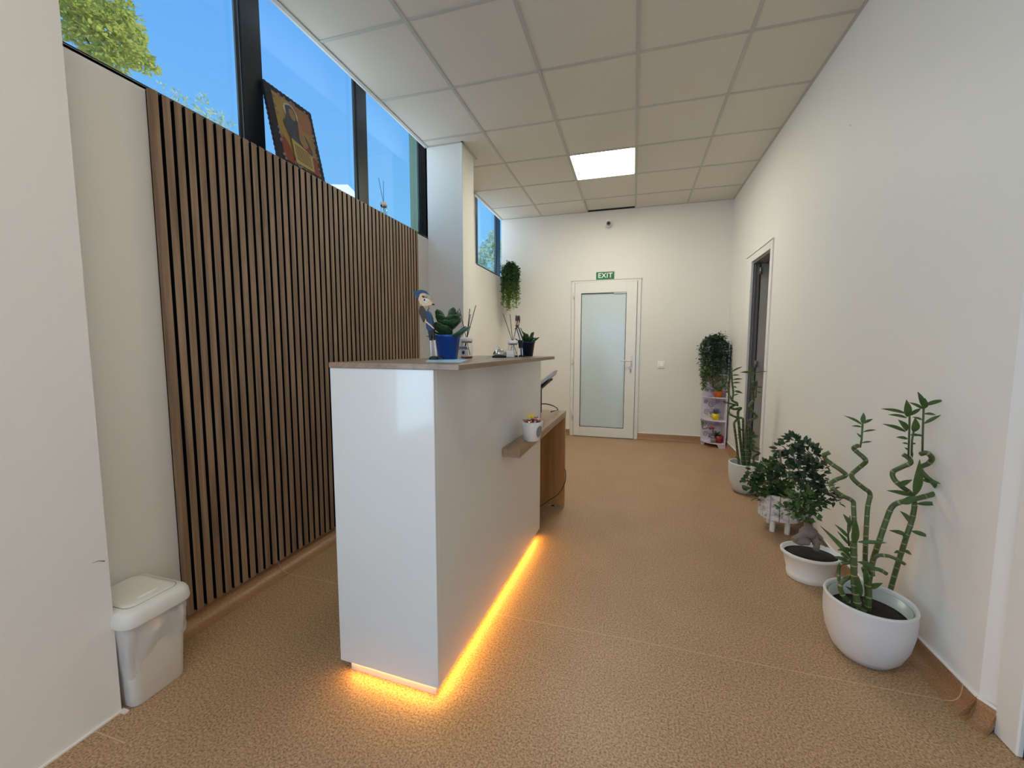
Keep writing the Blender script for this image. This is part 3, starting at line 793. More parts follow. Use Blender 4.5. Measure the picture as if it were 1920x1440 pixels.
def diffuser(cx, cy, z0, r, hgt, lab, sticks, text=None, liquid='liquid', labelside=-1):
    e = empty('reed_diffuser', (cx, cy, z0), lab, 'diffuser')
    b = MB(); b.lathe([(r * .9, .001), (r, .004), (r, hgt * .62), (r * .86, hgt * .74), (r * .84, hgt * .80)], cx, cy, 28); b.v = [(x, y, z + z0) for x, y, z in b.v]; jb = b.build('jar', 'jar', e)
    b = MB(); b.lathe([(r * .86, .002), (r * .95, .005), (r * .95, hgt * .11), (0, hgt * .11)], cx, cy, 24); b.v = [(x, y, z + z0) for x, y, z in b.v]; b.build('liquid', liquid, jb)
    b = MB(); b.lathe([(r * .86, hgt * .74), (r * .9, hgt * .75), (r * .9, hgt * .81), (r, hgt * .82), (r, hgt), (r * .96, hgt * 1.01), (0, hgt * 1.01)], cx, cy, 28, mats=[0, 0, 0, 1, 1, 1])
    b.v = [(x, y, z + z0) for x, y, z in b.v]; b.build('lid', ['chrome', 'lidw'], e)
    if text:
        b = MB(); vs = []; n = 8
        for k in range(n + 1):
            a = -PI / 2 - .95 + 1.6 * k / n
            for z in (hgt * .10, hgt * .60): vs.append((cx + math.cos(a) * (r + .0006), cy + math.sin(a) * (r + .0006), z0 + z))
        b.add(vs, [(2 * k, 2 * k + 2, 2 * k + 3, 2 * k + 1) for k in range(n)], 0, True); lb = b.build('label', 'label', e)
        tt = text_obj('lettering', text, hgt * .16, 'ink', lb, (cx - .004, cy - r - .0022, z0 + hgt * .50), ROTX, .0002, 1.0, .0005)
        b = MB(); b.prism([(-.006, -.006), (-.001, -.010), (.005, -.007), (.007, .001), (.003, .008), (-.003, .007), (-.007, .002)], 0, .0006, tf=lambda q: Vector((cx - .004 + q.x, cy - r - .0018 - q.z, z0 + hgt * .30 + q.y)))
        b.build('flower_print', 'ink', lb)
    for k, (dx, dy, L) in enumerate(sticks):
        b = MB(); d = Vector((dx, dy, 1)).normalized()
        p0 = Vector((cx, cy, z0 + hgt * .9)) - d * hgt * .75
        b.tube([p0, p0 + d * L], .0016, 6); b.build('reed', 'reed', e)
    return e
J1 = at(875, 655, 1, 1.78)
diffuser(J1.x, 1.78, TZ, .0275, .097, 'reed diffuser jar with printed label just behind the bright blue pot', [(.30, 0, .235), (.10, .05, .215), (-.28, .1, .225), (.18, -.02, .19)], 'JEWEL')
J2 = at(961.5, 655, 1, 2.11)
diffuser(J2.x, 2.11, TZ, .027, .088, 'reed diffuser jar standing between the bell and the navy pot', [(-.36, 0, .225), (-.12, .03, .215), (.22, .05, .20)], None, 'reed')
J3 = at(721, 400, 0, -1.84)
diffuser(-1.845, J3.y, SILL + .001, .027, .115, 'reed diffuser jar on the high window sill above the slatted panel', [(-.05, -.26, .27), (0, .02, .26)], None, 'brown')

# call bell
q = at(936, 668, 1, 2.02)
e = empty('call_bell', (q.x, 2.02, TZ), 'chrome call bell with black base on the counter top', 'bell')
b = MB(); b.lathe([(.036, 0), (.038, .004), (.034, .010), (.020, .013), (0, .013)], q.x, 2.02, 28); b.v = [(x, y, z + TZ) for x, y, z in b.v]; b.build('base', 'black', e)
b = MB(); b.lathe([(.0, .015), (.031, .015), (.033, .017), (.030, .026), (.022, .038), (.010, .044), (0, .045)], q.x, 2.02, 32); b.v = [(x, y, z + TZ) for x, y, z in b.v]; b.build('dome', 'chrome', e)
b = MB(); b.lathe([(.003, .044), (.003, .051), (.006, .053), (.006, .057), (0, .059)], q.x, 2.02, 14); b.v = [(x, y, z + TZ) for x, y, z in b.v]; b.build('plunger', 'chrome', e)
# card holder
q = at(956, 662, 1, 2.03)
e = empty('card_holder', (q.x, 2.03, TZ), 'clear acrylic holder with white cards beside the call bell', 'card holder')
b = MB(); b.box(-.022, .024, -.016, .020, 0, .003); b.box(-.022, .024, .016, .019, 0, .040); b.box(-.022, .024, -.016, -.013, 0, .018); b.box(-.022, -.020, -.016, .019, 0, .03)
rz = Matrix.Rotation(.5, 3, 'Z'); o3 = Vector((q.x, 2.03, TZ)); b.v = [tuple(rz @ Vector(v) + o3) for v in b.v]; b.build('tray', 'acryl', e)
b = MB(); b.box(-.019, .021, -.006, .006, .003, .036); b.v = [tuple(rz @ (Vector(v) + Vector((0, Vector(v).z * .3, 0))) + o3) for v in b.v]; b.build('cards', 'card', e)

# painted wooden figures
def figure(name, org, y, s, lab, parts, extra=None):
    """flat cut-out pieces given in photo-like 2-D metres (x right, z up) with real thickness"""
    e = empty(name, (org[0], y, org[1]), lab, 'figurine')
    for pn, pts, mat, off, th in parts:
        b = MB(); b.prism([(px * s, pz * s) for px, pz in pts], -th / 2, th / 2, tf=lambda q: Vector((org[0] + q.x, y + off - q.z, org[1] + q.y)))
        b.build(pn, mat, e)
    return e
def sm2(pts, n=4): return [(p.x, p.y) for p in smooth_path([Vector((a, b, 0)) for a, b in pts + [pts[0]]], n)[:-1]]
# figure one is drawn in crop pixels (760, 530, scale 8.47), placed at y = 1.50
FY = 1.50; O1 = at(816, 676, 1, FY); k1 = FY * 1.045 / F_PX / 8.47
def c1(pts): return [((x - 474) * k1, (1237 - y) * k1) for x, y in pts]
fig = [('head', sm2(c1([(192, 240), (205, 170), (260, 128), (340, 150), (400, 200), (405, 255), (455, 320), (380, 342), (280, 345), (225, 310)])), 'cream', 0, .010),
       ('nose', sm2(c1([(330, 215), (340, 165), (400, 170), (440, 215), (450, 262), (425, 235), (385, 200), (350, 205)])), 'nose', -.010, .010),
       ('hair', sm2(c1([(95, 120), (110, 88), (165, 105), (230, 82), (300, 92), (345, 135), (365, 160), (290, 135), (225, 150), (195, 215), (165, 222), (150, 160), (115, 145)])), 'blueknit', .002, .016),
       ('eye', sm2(c1([(262, 195), (285, 178), (318, 196), (296, 212)])), 'black', -.007, .004),
       ('mouth', sm2(c1([(272, 232), (340, 225), (400, 262), (350, 302), (300, 280)])), 'signw', -.0065, .004),
       ('tooth', c1([(345, 265), (372, 262), (366, 290), (342, 284)]), 'yellow', -.0095, .004),
       ('tooth_gap', c1([(300, 235), (325, 235), (330, 262), (308, 265)]), 'black', -.0095, .004),
       ('beard_tip', sm2(c1([(440, 320), (460, 310), (478, 325), (452, 336)]), 3), 'black', -.002, .010),
       ('earring', sm2(c1([(225, 318), (238, 306), (250, 320), (237, 334)]), 3), 'yellow', -.004, .008),
       ('cape', c1([(205, 345), (250, 340), (340, 470), (262, 615), (180, 450)]), 'wing', .004, .006),
       ('torso', sm2(c1([(330, 445), (380, 435), (440, 560), (440, 730), (380, 750), (330, 700)])), 'suit', 0, .012),
       ('arm', c1([(325, 555), (345, 600), (430, 660), (485, 720), (480, 728), (425, 685), (335, 615)]), 'cream', -.010, .006),
       ('trousers', c1([(355, 740), (470, 730), (475, 910), (452, 912), (425, 800), (420, 915), (385, 915)]), 'black', 0, .010),
       ('leg', c1([(392, 915), (408, 915), (414, 1185), (402, 1185)]), 'card', 0, .006),
       ('leg', c1([(455, 912), (473, 910), (500, 1185), (488, 1185)]), 'card', .003, .006),
       ('shoe', sm2(c1([(395, 1200), (440, 1178), (500, 1180), (525, 1205), (520, 1237), (395, 1237)]), 3), 'black', -.004, .020),
       ('shoe', sm2(c1([(510, 1190), (560, 1178), (605, 1195), (608, 1222), (515, 1225)]), 3), 'black', .004, .020)]
fg = figure('wooden_figurine', (O1.x, TZ + .0025), FY, 1, 'painted wooden figure with blue hair and hooked nose leaning beside the bright blue pot', fig)
b = MB(); b.tube([(O1.x + x * 1, FY, TZ + z) for x, z in c1([(345, 425), (352, 400), (375, 380), (370, 348)])], .0014, 6); b.build('neck_wire', 'black', fg)
FY2 = 2.17; O2 = at(978, 664, 1, FY2); k2 = FY2 * 1.05 / F_PX / 12
def c2(pts): return [((x - 700) * k2, (1245 - y) * k2) for x, y in pts]
fig = [('head', sm2(c2([(560, 420), (575, 340), (600, 350), (650, 350), (662, 420), (655, 500), (630, 580), (580, 575), (555, 520)])), 'cream', 0, .009),
       ('hair', sm2(c2([(562, 450), (575, 335), (600, 365), (645, 345), (664, 400), (658, 510), (640, 450), (600, 470)])), 'brown', -.006, .008),
       ('beard', sm2(c2([(565, 545), (600, 560), (640, 545), (620, 600), (580, 600)]), 3), 'brown', -.006, .006),
       ('shirt', c2([(545, 630), (620, 590), (680, 620), (740, 760), (700, 890), (640, 870)]), 'brown', 0, .012),
       ('stripe', c2([(560, 650), (585, 640), (660, 870), (640, 870)]), 'signw', -.008, .003),
       ('stripe', c2([(605, 620), (625, 612), (720, 880), (690, 890)]), 'signw', -.008, .003),
       ('stripe', c2([(650, 605), (665, 605), (745, 780), (730, 800)]), 'signw', -.008, .003),
       ('trousers', c2([(615, 880), (725, 880), (720, 1060), (690, 1060), (670, 950), (665, 1060), (640, 1060)]), 'black', 0, .010),
       ('leg', c2([(645, 1055), (668, 1055), (680, 1225), (665, 1225)]), 'card', .002, .006),
       ('leg', c2([(705, 1055), (720, 1055), (735, 1225), (720, 1225)]), 'card', -.002, .006),
       ('shoe', sm2(c2([(645, 1225), (690, 1205), (720, 1225), (715, 1247), (645, 1247)]), 3), 'black', -.003, .016),
       ('shoe', sm2(c2([(715, 1225), (760, 1210), (785, 1235), (775, 1247), (715, 1247)]), 3), 'black', .003, .016)]
figure('wooden_figurine', (O2.x, TZ + .0025), FY2, 1, 'painted wooden figure in striped shirt leaning on the navy pot', fig)

# ================================================================== SWEETS ON THE DESK END
q = at(996, 800, 1, 1.97); CX, CY = q.x, 1.985
e = empty('sweet_pot', (CX, CY, DT), 'small white pot with a grey oval holding sweets on the desk end', 'pot')
b = MB(); b.lathe([(.034, 0), (.038, .004), (.050, .05), (.0555, .094), (.056, .098), (.052, .098), (.048, .07), (0, .068)], CX, CY, 36); b.v = [(x, y, z + DT) for x, y, z in b.v]; b.build('pot', 'potp', e)
b = MB(); vs = []; cen = -.55; n = 14
ring = [(math.cos(2 * PI * k / n) * .36, math.sin(2 * PI * k / n) * .030) for k in range(n)]
def onpot(a, z):
    r = .038 + (z - .004) * .012 / .046 if z < .05 else .050 + (z - .05) * .0055 / .044
    return (CX + math.cos(cen + a) * (r + .0028), CY + math.sin(cen + a) * (r + .0028), DT + z)
b.add([onpot(0, .052)] + [onpot(a, .052 + z) for a, z in ring], [(0, 1 + k, 1 + (k + 1) % n) for k in range(n)]); b.build('oval_inlay', 'grey', e)
def sweet_mesh():
    b = MB(); b.blob((0, 0, 0), (.010, .007, .006), 10, 6)
    for sgn in (-1, 1):
        b.add([(sgn * .008, 0, 0), (sgn * .019, .007, .003), (sgn * .018, .0, -.003), (sgn * .019, -.007, .003)], [(0, 1, 2), (0, 2, 3)])
    return b
protos = []
for mi, mt in enumerate(SWEETS):
    o = sweet_mesh().build('wrapped_sweet', mt); protos.append(o)
rnd = random.Random(11); k = 0
names = ['pink', 'dark red', 'gold', 'silver', 'plum']
for layer, (n, rr, z) in enumerate(((11, .040, .084), (10, .032, .099), (6, .018, .108))):
    for i in range(n):
        a = 2 * PI * i / n + layer; mi = k % 5
        o = protos[mi] if k < 5 else protos[mi].copy()
        if k >= 5: COL.objects.link(o)
        o.location = (CX + math.cos(a) * rr, CY + math.sin(a) * rr, DT + z + rnd.uniform(-.002, .003))
        o.rotation_euler = (rnd.uniform(-.5, .5), rnd.uniform(-.5, .5), rnd.uniform(0, PI))
        tag(o, names[mi] + ' wrapped sweet in the white pot on the desk end', 'sweet', names[mi] + ' sweets in the white pot')
        k += 1
b = MB(); bq = Vector((CX - .004, CY - .01, DT + .108))
b.tube([bq - Vector((0, 0, .02)), bq + Vector((0, 0, .012))], .0012, 6, mat=1)
b.leaf(bq, bq + Vector((-.008, 0, .030)), .020, nrm=(0, -1, .2), mat=0, fold=.1, roundness=1); b.leaf(bq, bq + Vector((.016, 0, .024)), .020, nrm=(0, -1, .2), mat=0, fold=.1, roundness=1)
tag(b.build('butterfly_pick', ['yellow', 'black']), 'yellow butterfly stuck among the sweets', 'decoration')

# ================================================================== WASTE BIN
def rrect(x0, x1, y0, y1, r, n=5):
    out = []
    for cx_, cy_, a0 in ((x1 - r, y1 - r, 0), (x0 + r, y1 - r, PI / 2), (x0 + r, y0 + r, PI), (x1 - r, y0 + r, 3 * PI / 2)):
        for k in range(n + 1):
            a = a0 + PI / 2 * k / n; out.append((cx_ + math.cos(a) * r, cy_ + math.sin(a) * r))
    return out
def loft(b, secs, mat=0, cap0=True, cap1=True, wob=None):
    n = len(secs[0][0]); vs = []
    for si, (pts, z) in enumerate(secs):
        for k, (x, y) in enumerate(pts):
            zz = z if not callable(z) else z(x, y); vs.append((x, y, zz))
    fs = []
    for i in range(len(secs) - 1):
        for k in range(n): fs.append((i * n + k, i * n + (k + 1) % n, (i + 1) * n + (k + 1) % n, (i + 1) * n + k))
    b.add(vs, fs, mat, True)
    if cap0: b.add([vs[k] for k in range(n)], [tuple(range(n))[::-1]], mat)
    if cap1: b.add([vs[-n + k] for k in range(n)], [tuple(range(n))], mat)
    return b
e = empty('waste_bin', (-1.66, .95, 0), 'cream swing-lid waste bin with clear liner behind the projecting wall corner', 'bin')
b = MB(); loft(b, [(rrect(-1.735, -1.548, .862, 1.020, .022), .0), (rrect(-1.738, -1.545, .859, 1.023, .024), .004), (rrect(-1.748, -1.530, .848, 1.036, .03), .285)]); b.build('body', 'bin', e)
b = MB()
loft(b, [(rrect(-1.780, -1.515, .836, 1.052, .04), .288), (rrect(-1.780, -1.514, .835, 1.053, .04), .294), (rrect(-1.779, -1.516, .837, 1.051, .04), .320),
         (rrect(-1.776, -1.521, .842, 1.046, .04), .332), (rrect(-1.770, -1.530, .851, 1.037, .04), .3395), (rrect(-1.755, -1.545, .866, 1.022, .03), .342)])
lid = b.build('lid', 'bin', e)
b = MB(); loft(b, [(rrect(-1.762, -1.546, .862, 1.026, .030), .3405), (rrect(-1.762, -1.546, .862, 1.026, .030), .3426)]); b.build('seam', 'grey', lid)
b = MB(); loft(b, [(rrect(-1.7605, -1.5475, .8635, 1.0245, .030), .3415), (rrect(-1.7605, -1.5475, .8635, 1.0245, .030), .3432), (rrect(-1.75, -1.56, .876, 1.012, .028), .3455)]); fl = b.build('flap', 'bin', lid)
b = MB(); b.blob((-1.585, .945, .345), (.008, .034, .006), 16, 8); b.build('grip', 'bin', fl)
b = MB(); n = 60; rr = [tuple(Vector(a).lerp(Vector(b_), k / 12)) for a, b_ in zip(rrect(-1.749, -1.529, .848, 1.037, .03, 5), rrect(-1.749, -1.529, .848, 1.037, .03, 5)[1:] + rrect(-1.749, -1.529, .848, 1.037, .03, 5)[:1]) for k in range(12 if (Vector(a) - Vector(b_)).length > .05 else 2)]; n = len(rr); secs = []
for j in range(13):
    t = j / 12; pts = []
    for kk, (x, y) in enumerate(rr):
        # the liner hangs lowest at the near corner
        f = (y - .848) / .189
        front = max(0, min(1, (x + 1.60) / .05))
        low = (.105 * (1 - f) ** 3.5 + .088 + .045 * f ** 3) * front + .13 * (1 - front) + .006 * math.sin(kk * .9)
        cx_, cy_ = -1.64, .942; d = Vector((x - cx_, y - cy_)).normalized()
        off = .0035 + .006 * math.sin(t * PI) * (.5 + .5 * math.sin(kk * .55 + t * 2)) + .006 * abs(noise.noise(Vector((x * 40, y * 40, t * 3))))
        zz = .290 - low * t; tp = (.285 - zz) / .285 * .016
        pts.append((x + d.x * (off - tp), y + d.y * (off - tp), zz))
    secs.append(pts)
vs = [p for s_ in secs for p in s_]; fs = [(i * n + k, i * n + (k + 1) % n, (i + 1) * n + (k + 1) % n, (i + 1) * n + k) for i in range(12) for k in range(n)]
b.add(vs, fs, 0, True); b.build('liner', 'liner', e, label='crumpled clear bin liner')

# ================================================================== PLANTS ALONG THE RIGHT WALL
def stalk(parent, name, pts, r, mats=('stalk', 'node'), n=7, step=.036):
    r *= 1.25
    path = smooth_path(pts, n); P = []; R = []; ring = []; acc = 0
    # resample at even steps so that rings can be set in
    dense = []
    for a, b_ in zip(path, path[1:]):
        m_ = max(1, int((b_ - a).length / .003))
        dense += [a.lerp(b_, k / m_) for k in range(m_)]
    dense.append(path[-1]); k = int(step / .003)
    for i, p in enumerate(dense):
        node = i % k == k // 2
        P.append(p); R.append(r * (1.13 if node else 1.0) * (1 - .12 * i / len(dense))); ring.append(node)
    b = MB(); b.tube(P, R, 8, ring=ring); return b.build(name, list(mats), parent)
def strap_leaf(b, a, c, w, bend=.08, mat=0, up=(0, -.6, 1)): b.leaf(a, c, w, nrm=up, bend=bend, mat=mat, fold=.25, wide=.45, seg=10)

# --- nearest pot with lucky bamboo
BX, BY = .893, 1.832
e = empty('lucky_bamboo', (BX, BY, 0), 'tallest curly bamboo in the rounded white pot nearest the viewer', 'potted plant')
b = MB()
prof = [(.060, 0), (.082, .004), (.108, .035), (.128, .085), (.138, .14), (.141, .19), (.140, .222), (.142, .230), (.140, .236), (.134, .237), (.130, .232), (.128, .20), (.120, .165), (0, .163)]
b.lathe(prof, BX, BY, 56); b.build('pot', 'potw', e)
b = MB(); b.lathe([(.124, .17), (.125, .222), (.121, .223), (.118, .175)], BX, BY, 40); b.build('inner_pot', 'potin', e)
b = MB(); b.lathe([(.1185, .178), (.07, .184), (.03, .180), (0, .186)], BX, BY, 30); b.build('soil', 'soil', e)
def p4(x, y, Y): return at(1500 + x / 2.667, 720 + y / 2.667, 1, Y)
def pts4(l, Y, amp=0.0):
    out = []
    for i, (x, y) in enumerate(l): out.append(p4(x, y, Y + amp * math.sin(i * 1.6)))
    return out
g1 = stalk(e, 'stalk', pts4([(285, 1110), (275, 1000), (274, 860), (272, 740), (268, 620), (262, 585), (215, 560), (170, 528), (153, 500), (180, 478), (228, 458), (205, 432), (160, 402), (128, 375), (124, 355), (148, 342)], 1.80, .014), .0068)
g2 = stalk(e, 'stalk', pts4([(345, 1120), (332, 1000), (326, 880), (330, 750), (338, 620), (350, 550), (318, 520), (275, 485), (258, 455), (288, 425), (328, 390), (318, 368), (285, 340), (268, 320), (290, 308)], 1.85, .016), .0070)
g3 = stalk(e, 'stalk', pts4([(330, 1110), (350, 960), (368, 870), (398, 780), (428, 690), (460, 615), (510, 588), (585, 572), (660, 552), (692, 535), (672, 500), (625, 458), (600, 420), (640, 398), (660, 372), (635, 345), (603, 350)], 1.88, .012), .0078)
g4 = stalk(e, 'stalk', pts4([(428, 1120), (460, 1000), (492, 890), (530, 770), (562, 670), (572, 595), (555, 550), (505, 510), (470, 475), (465, 440), (510, 415), (552, 395), (545, 372), (515, 352)], 1.92, .012), .0075)
g5 = stalk(e, 'stalk', pts4([(365, 960), (362, 900), (385, 860), (440, 860), (490, 880), (522, 900)], 1.82, .01), .0055)
g6 = stalk(e, 'stalk', pts4([(330, 1140), (270, 1110), (215, 1055), (202, 1000), (240, 968), (262, 966)], 1.78, .01), .0072)
g7 = stalk(e, 'stalk', pts4([(195, 985), (193, 930), (205, 900), (250, 892), (235, 870), (208, 845)], 1.79, .008), .0050)
g8 = stalk(e, 'stalk', pts4([(350, 940), (370, 925), (400, 930), (435, 950)], 1.83, .004), .0062)
g9 = stalk(e, 'stalk', pts4([(338, 1130), (345, 1050), (340, 980), (320, 920)], 1.80), .0085)
g10 = stalk(e, 'stalk', pts4([(290, 1110), (272, 1000), (268, 880), (266, 790)], 1.77), .0095)
for l, Y in (([(300, 318), (308, 280), (313, 200)], 1.85), ([(612, 345), (614, 250), (618, 120)], 1.88), ([(542, 375), (545, 280), (548, 160)], 1.92), ([(558, 360), (560, 280), (575, 200)], 1.90), ([(245, 810), (240, 760), (245, 690)], 1.79)):
    MB().tube(pts4(l, Y), .0032, 6).build('shoot', 'stalk', e)
LV = [ # stem x,y -> tip x,y , width, depth, depth change
 ((312, 205), (220, 158), 14, 1.85, -.02), ((312, 200), (318, 143), 20, 1.85, 0), ((312, 200), (364, 175), 14, 1.85, .01), ((310, 215), (257, 210), 10, 1.85, 0), ((312, 240), (380, 230), 10, 1.85, .02), ((308, 270), (282, 245), 10, 1.85, 0), ((305, 295), (362, 288), 9, 1.85, 0),
 ((618, 120), (588, 38), 28, 1.88, -.01), ((618, 125), (625, 70), 30, 1.88, -.02), ((618, 110), (720, 80), 20, 1.88, .01), ((614, 125), (545, 92), 16, 1.88, 0), ((616, 150), (680, 155), 14, 1.88, .02), ((618, 200), (705, 155), 16, 1.88, -.01), ((612, 180), (560, 165), 12, 1.88, 0), ((612, 260), (575, 255), 12, 1.88, 0),
 ((536, 165), (532, 78), 44, 1.92, -.02), ((530, 148), (405, 124), 18, 1.92, -.01), ((535, 170), (440, 153), 16, 1.92, -.02), ((545, 160), (605, 122), 18, 1.92, .01), ((535, 235), (490, 178), 40, 1.92, -.02), ((530, 240), (412, 200), 20, 1.92, -.02), ((570, 240), (575, 168), 46, 1.90, -.03), ((540, 275), (480, 266), 16, 1.92, 0), ((550, 255), (605, 258), 14, 1.92, 0), ((540, 300), (510, 295), 10, 1.92, 0), ((552, 300), (580, 298), 10, 1.92, 0), ((555, 330), (562, 370), 10, 1.92, -.01), ((540, 330), (522, 318), 10, 1.92, 0),
 ((572, 560), (598, 378), 52, 1.87, -.06), ((555, 560), (432, 533), 26, 1.90, -.04), ((580, 600), (708, 600), 20, 1.90, -.02), ((512, 600), (590, 560), 46, 1.86, -.02), ((545, 690), (500, 635), 32, 1.90, -.04), ((555, 735), (648, 765), 24, 1.92, -.02), ((530, 755), (445, 732), 26, 1.90, -.03), ((520, 830), (558, 855), 18, 1.92, -.02), ((500, 835), (470, 845), 14, 1.92, 0), ((490, 512), (562, 478), 30, 1.90, -.03), ((610, 480), (705, 500), 28, 1.88, -.04),
 ((262, 880), (100, 708), 24, 1.79, -.05), ((268, 800), (280, 672), 42, 1.77, -.05), ((255, 710), (215, 650), 26, 1.79, -.02), ((243, 770), (172, 700), 16, 1.79, -.02), ((240, 755), (250, 655), 16, 1.79, .01), ((240, 800), (185, 735), 14, 1.79, -.01), ((285, 790), (435, 795), 18, 1.78, -.02), ((255, 830), (186, 830), 26, 1.78, -.03), ((238, 885), (165, 862), 20, 1.78, -.02), ((362, 915), (285, 888), 34, 1.80, -.04), ((345, 1020), (414, 995), 28, 1.80, -.03), ((290, 1070), (292, 960), 40, 1.78, -.05), ((330, 1000), (322, 915), 24, 1.80, -.02), ((300, 1060), (225, 1010), 20, 1.79, -.02), ((520, 780), (512, 755), 26, 1.91, -.03)]
b = MB()
for (x0, y0), (x1, y1), wpx, Y, dy in LV:
    a, c = p4(x0, y0, Y), p4(x1, y1, Y + dy)
    strap_leaf(b, a, c, min(wpx, 20 + (wpx - 20) * .45) / 2.667 / F_PX * 2.0 * .80, .06, 0, up=(-.25, -.8, .5))
b.build('leaves', 'leaf_b', e)

# --- second bamboo pot beside the grey doorway
DX_, DY_ = .915, 3.735
e = empty('lucky_bamboo', (DX_, DY_, 0), 'curly bamboo in a white pot in front of the grey doorway', 'potted plant')
b = MB(); b.lathe([(z0 * .93, z1 * 1.06) for z0, z1 in prof], DX_, DY_, 48); b.build('pot', 'potw', e)
b = MB(); b.lathe([(.110, .19), (.06, .196), (0, .192)], DX_, DY_, 24); b.build('soil', 'soil', e)
def p2(x, y, Y): return at(1280 + x / 4.8, 600 + y / 4.8, 1, Y)
def pts2(l, Y, amp=0.0): return [p2(x, y, Y + amp * math.sin(i * 1.6)) for i, (x, y) in enumerate(l)]
sd = ('stalk_d', 'node')
stalk(e, 'stalk', pts2([(512, 1320), (495, 1200), (482, 1080), (468, 980), (464, 925), (492, 885), (450, 862), (415, 835), (420, 790), (465, 768), (492, 750), (450, 728), (425, 690)], 3.70, .03), .0075, sd)
stalk(e, 'stalk', pts2([(545, 1325), (530, 1180), (515, 1040), (505, 930), (498, 830), (525, 792), (470, 802), (432, 790)], 3.74, .03), .0090, sd)
stalk(e, 'stalk', pts2([(555, 1325), (550, 1180), (546, 1040), (544, 930), (538, 885), (495, 880)], 3.78, .02), .0080, sd)
stalk(e, 'stalk', pts2([(575, 1330), (582, 1180), (584, 1040), (588, 920), (640, 890), (668, 868), (630, 825), (598, 788), (610, 755), (640, 715), (632, 640), (630, 560), (628, 470)], 3.72, .03), .0085, sd)
stalk(e, 'stalk', pts2([(600, 1330), (600, 1180), (602, 1040), (605, 960)], 3.76, .02), .0080, sd)
stalk(e, 'stalk', pts2([(640, 1290), (642, 1230), (690, 1200), (640, 1175), (615, 1140), (640, 1120)], 3.72, .02), .0070, sd)
stalk(e, 'stalk', pts2([(425, 700), (410, 640), (412, 560), (438, 500), (440, 430)], 3.72, .01), .0048, sd)
stalk(e, 'stalk', pts2([(660, 700), (662, 650), (660, 600)], 3.72), .0040, sd)
stalk(e, 'stalk', pts2([(445, 735), (455, 650), (445, 560), (440, 480)], 3.70, .01), .0060, sd)
stalk(e, 'stalk', pts2([(500, 770), (400, 745), (365, 730)], 3.68), .0060, sd)
b = MB(); LV2 = [((440, 468), (540, 420), 14), ((445, 500), (515, 497), 12), ((448, 540), (540, 530), 14), ((448, 568), (525, 565), 14), ((455, 600), (490, 612), 12), ((465, 640), (540, 660), 20), ((460, 680), (505, 668), 12), ((430, 560), (370, 570), 16), ((425, 600), (385, 625), 14), ((420, 640), (380, 660), 14), ((410, 500), (370, 490), 14), ((405, 540), (340, 545), 12), ((400, 600), (300, 605), 14), ((350, 620), (290, 640), 14), ((360, 590), (360, 500), 14), ((355, 600), (285, 600), 12), ((365, 610), (400, 560), 14),
 ((630, 480), (518, 472), 20), ((635, 485), (765, 462), 12), ((628, 470), (622, 425), 24), ((630, 500), (600, 455), 16), ((662, 600), (668, 540), 18), ((662, 605), (720, 608), 12), ((660, 600), (620, 605), 12), ((660, 650), (712, 655), 12), ((655, 585), (648, 545), 12), ((640, 640), (625, 600), 10),
 ((605, 1050), (695, 1050), 26), ((600, 1030), (650, 1015), 18), ((600, 1080), (665, 1105), 20), ((545, 1010), (520, 975), 16), ((530, 1050), (485, 1030), 14), ((530, 1080), (490, 1060), 14), ((600, 1120), (660, 1140), 20), ((560, 1110), (620, 1100), 20), ((550, 1170), (600, 1175), 16), ((640, 1150), (700, 1165), 16), ((515, 1270), (480, 1240), 14), ((590, 1300), (640, 1310), 14), ((640, 1060), (640, 1000), 18)]
for (x0, y0), (x1, y1), wpx in LV2: strap_leaf(b, p2(x0, y0, 3.71), p2(x1, y1, 3.68), wpx / 4.8 / F_PX * 4.0, .06, 0, up=(-.25, -.8, .5))
b.build('leaves', 'leaf_b', e)

# --- leaf clusters
def cluster(b, c, r, n, L, wd, rnd, mats=1, rnd_shape=0.0, outward=.6, droop=.0):
    for _ in range(n):
        d = Vector((rnd.gauss(0, 1), rnd.gauss(0, 1), rnd.gauss(0, 1))).normalized()
        p = Vector(c) + Vector((d.x * r[0], d.y * r[1], d.z * r[2])) * rnd.uniform(.45, 1.0)
        t = (d * outward + Vector((rnd.uniform(-1, 1), rnd.uniform(-1, 1), rnd.uniform(-.6, .8) - droop)) * .6).normalized()
        l = L * rnd.uniform(.7, 1.25)
        b.leaf(p, p + t * l, wd * rnd.uniform(.8, 1.2), bend=rnd.uniform(-.1, .1), mat=rnd.randrange(mats), fold=.15, seg=4, roundness=rnd_shape)
def p3(x, y, Y): return at(1340 + x / 3.4286, 680 + y / 3.4286, 1, Y)
# bonsai ficus
FX, FYY = .905, 2.40
e = empty('ficus_bonsai', (FX, FYY, 0), 'ficus bonsai with thick grey root in an oval white pot', 'potted plant')
b = MB(); sx_, sy_ = 1.0, .86
b.lathe([(.096, 0), (.100, .003), (.104, .030), (.101, .034), (.122, .120), (.133, .128), (.134, .142), (.130, .145), (.122, .142), (.116, .12), (0, .12)], FX, FYY, 56, sx=sx_, sy=sy_); b.build('pot', 'potp', e)
b = MB(); b.lathe([(.117, .124), (.05, .130), (0, .127)], FX, FYY, 40, sx=sx_, sy=sy_); b.build('soil', 'soil', e)
b = MB()
b.blob(p3(555, 1140, 2.38) , (.042, .034, .024), 18, 12, wob=.25, seed=1)
b.blob(p3(600, 1090, 2.40), (.040, .034, .030), 18, 12, wob=.25, seed=4)
b.tube(smooth_path([p3(510, 1140, 2.36), p3(555, 1115, 2.38), p3(600, 1080, 2.40), p3(600, 1040, 2.41), p3(585, 1010, 2.42)]), [.012] * 4 + [.018] * 6 + [.024] * 6 + [.020] * 5 + [.014] * 4, 12)
